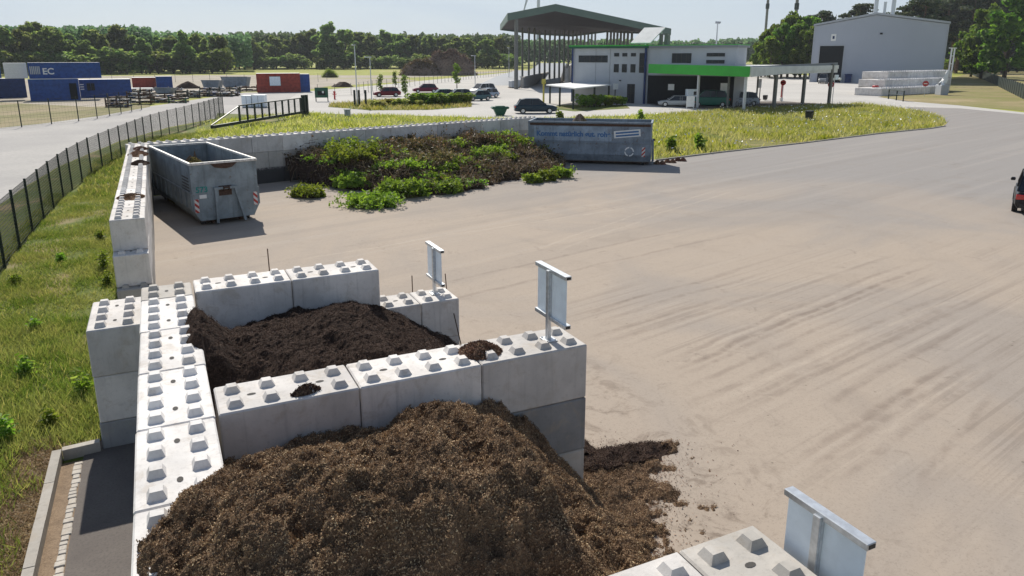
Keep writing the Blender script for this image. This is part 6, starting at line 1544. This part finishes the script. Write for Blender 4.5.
# ------------------------------------------------------------------ light
wd = bpy.data.worlds.new('World'); scene.world = wd; wd.use_nodes = True; nt = wd.node_tree; bg = nt.nodes['Background']
sky = nt.nodes.new('ShaderNodeTexSky'); sky.sky_type = 'NISHITA'; sky.sun_disc = False
SUN_EL, SUN_AZ = math.radians(40), math.radians(4)
sky.sun_elevation = SUN_EL; sky.sun_rotation = SUN_AZ; sky.air_density = 1.0; sky.dust_density = 0.6; sky.ozone_density = 1.2; sky.altitude = 50
# thin high cloud veil over the sky
tc = nt.nodes.new('ShaderNodeTexCoord'); mp = nt.nodes.new('ShaderNodeMapping'); mp.inputs['Scale'].default_value = (1.2, 1.2, 7)
nz = nt.nodes.new('ShaderNodeTexNoise'); nz.inputs['Scale'].default_value = 2.2; nz.inputs['Detail'].default_value = 6; nz.inputs['Roughness'].default_value = .55; nz.inputs['Distortion'].default_value = .4
mr = nt.nodes.new('ShaderNodeMapRange'); mr.interpolation_type = 'SMOOTHSTEP'; mr.inputs[1].default_value = .38; mr.inputs[2].default_value = .72; mr.inputs[3].default_value = .84; mr.inputs[4].default_value = .97
mx = nt.nodes.new('ShaderNodeMix'); mx.data_type = 'RGBA'; mx.inputs[7].default_value = (5.7, 6.6, 7.6, 1)
nt.links.new(tc.outputs['Generated'], mp.inputs[0]); nt.links.new(mp.outputs[0], nz.inputs['Vector']); nt.links.new(nz.outputs['Fac'], mr.inputs[0]); 
sz = nt.nodes.new('ShaderNodeSeparateXYZ'); nt.links.new(tc.outputs['Generated'], sz.inputs[0])
el = nt.nodes.new('ShaderNodeMapRange'); el.interpolation_type = 'SMOOTHSTEP'; el.inputs[1].default_value = .10; el.inputs[2].default_value = .42; el.inputs[3].default_value = 1.0; el.inputs[4].default_value = .12; nt.links.new(sz.outputs[2], el.inputs[0])
ml = nt.nodes.new('ShaderNodeMath'); ml.operation = 'MULTIPLY'; nt.links.new(mr.outputs[0], ml.inputs[0]); nt.links.new(el.outputs[0], ml.inputs[1]); nt.links.new(ml.outputs[0], mx.inputs[0])
nt.links.new(sky.outputs[0], mx.inputs[6]); nt.links.new(mx.outputs[2], bg.inputs[0]); bg.inputs[1].default_value = 0.085
sl = bpy.data.lights.new('sun', 'SUN'); so = bpy.data.objects.new('sun', sl); COL.objects.link(so); sl.energy = 4.9; sl.angle = math.radians(.53); sl.color = (1, .945, .85)
sd = Vector((math.sin(SUN_AZ)*math.cos(SUN_EL), math.cos(SUN_AZ)*math.cos(SUN_EL), math.sin(SUN_EL))); so.rotation_euler = sd.to_track_quat('Z', 'Y').to_euler()
scene.view_settings.view_transform = 'Standard'; scene.view_settings.look = 'None'; scene.view_settings.gamma = 1; scene.view_settings.exposure = 0.24
scene.view_settings.use_curve_mapping = False
scene.render.engine = 'CYCLES'; scene.cycles.max_bounces = 6; scene.cycles.diffuse_bounces = 3; scene.cycles.use_denoising = True
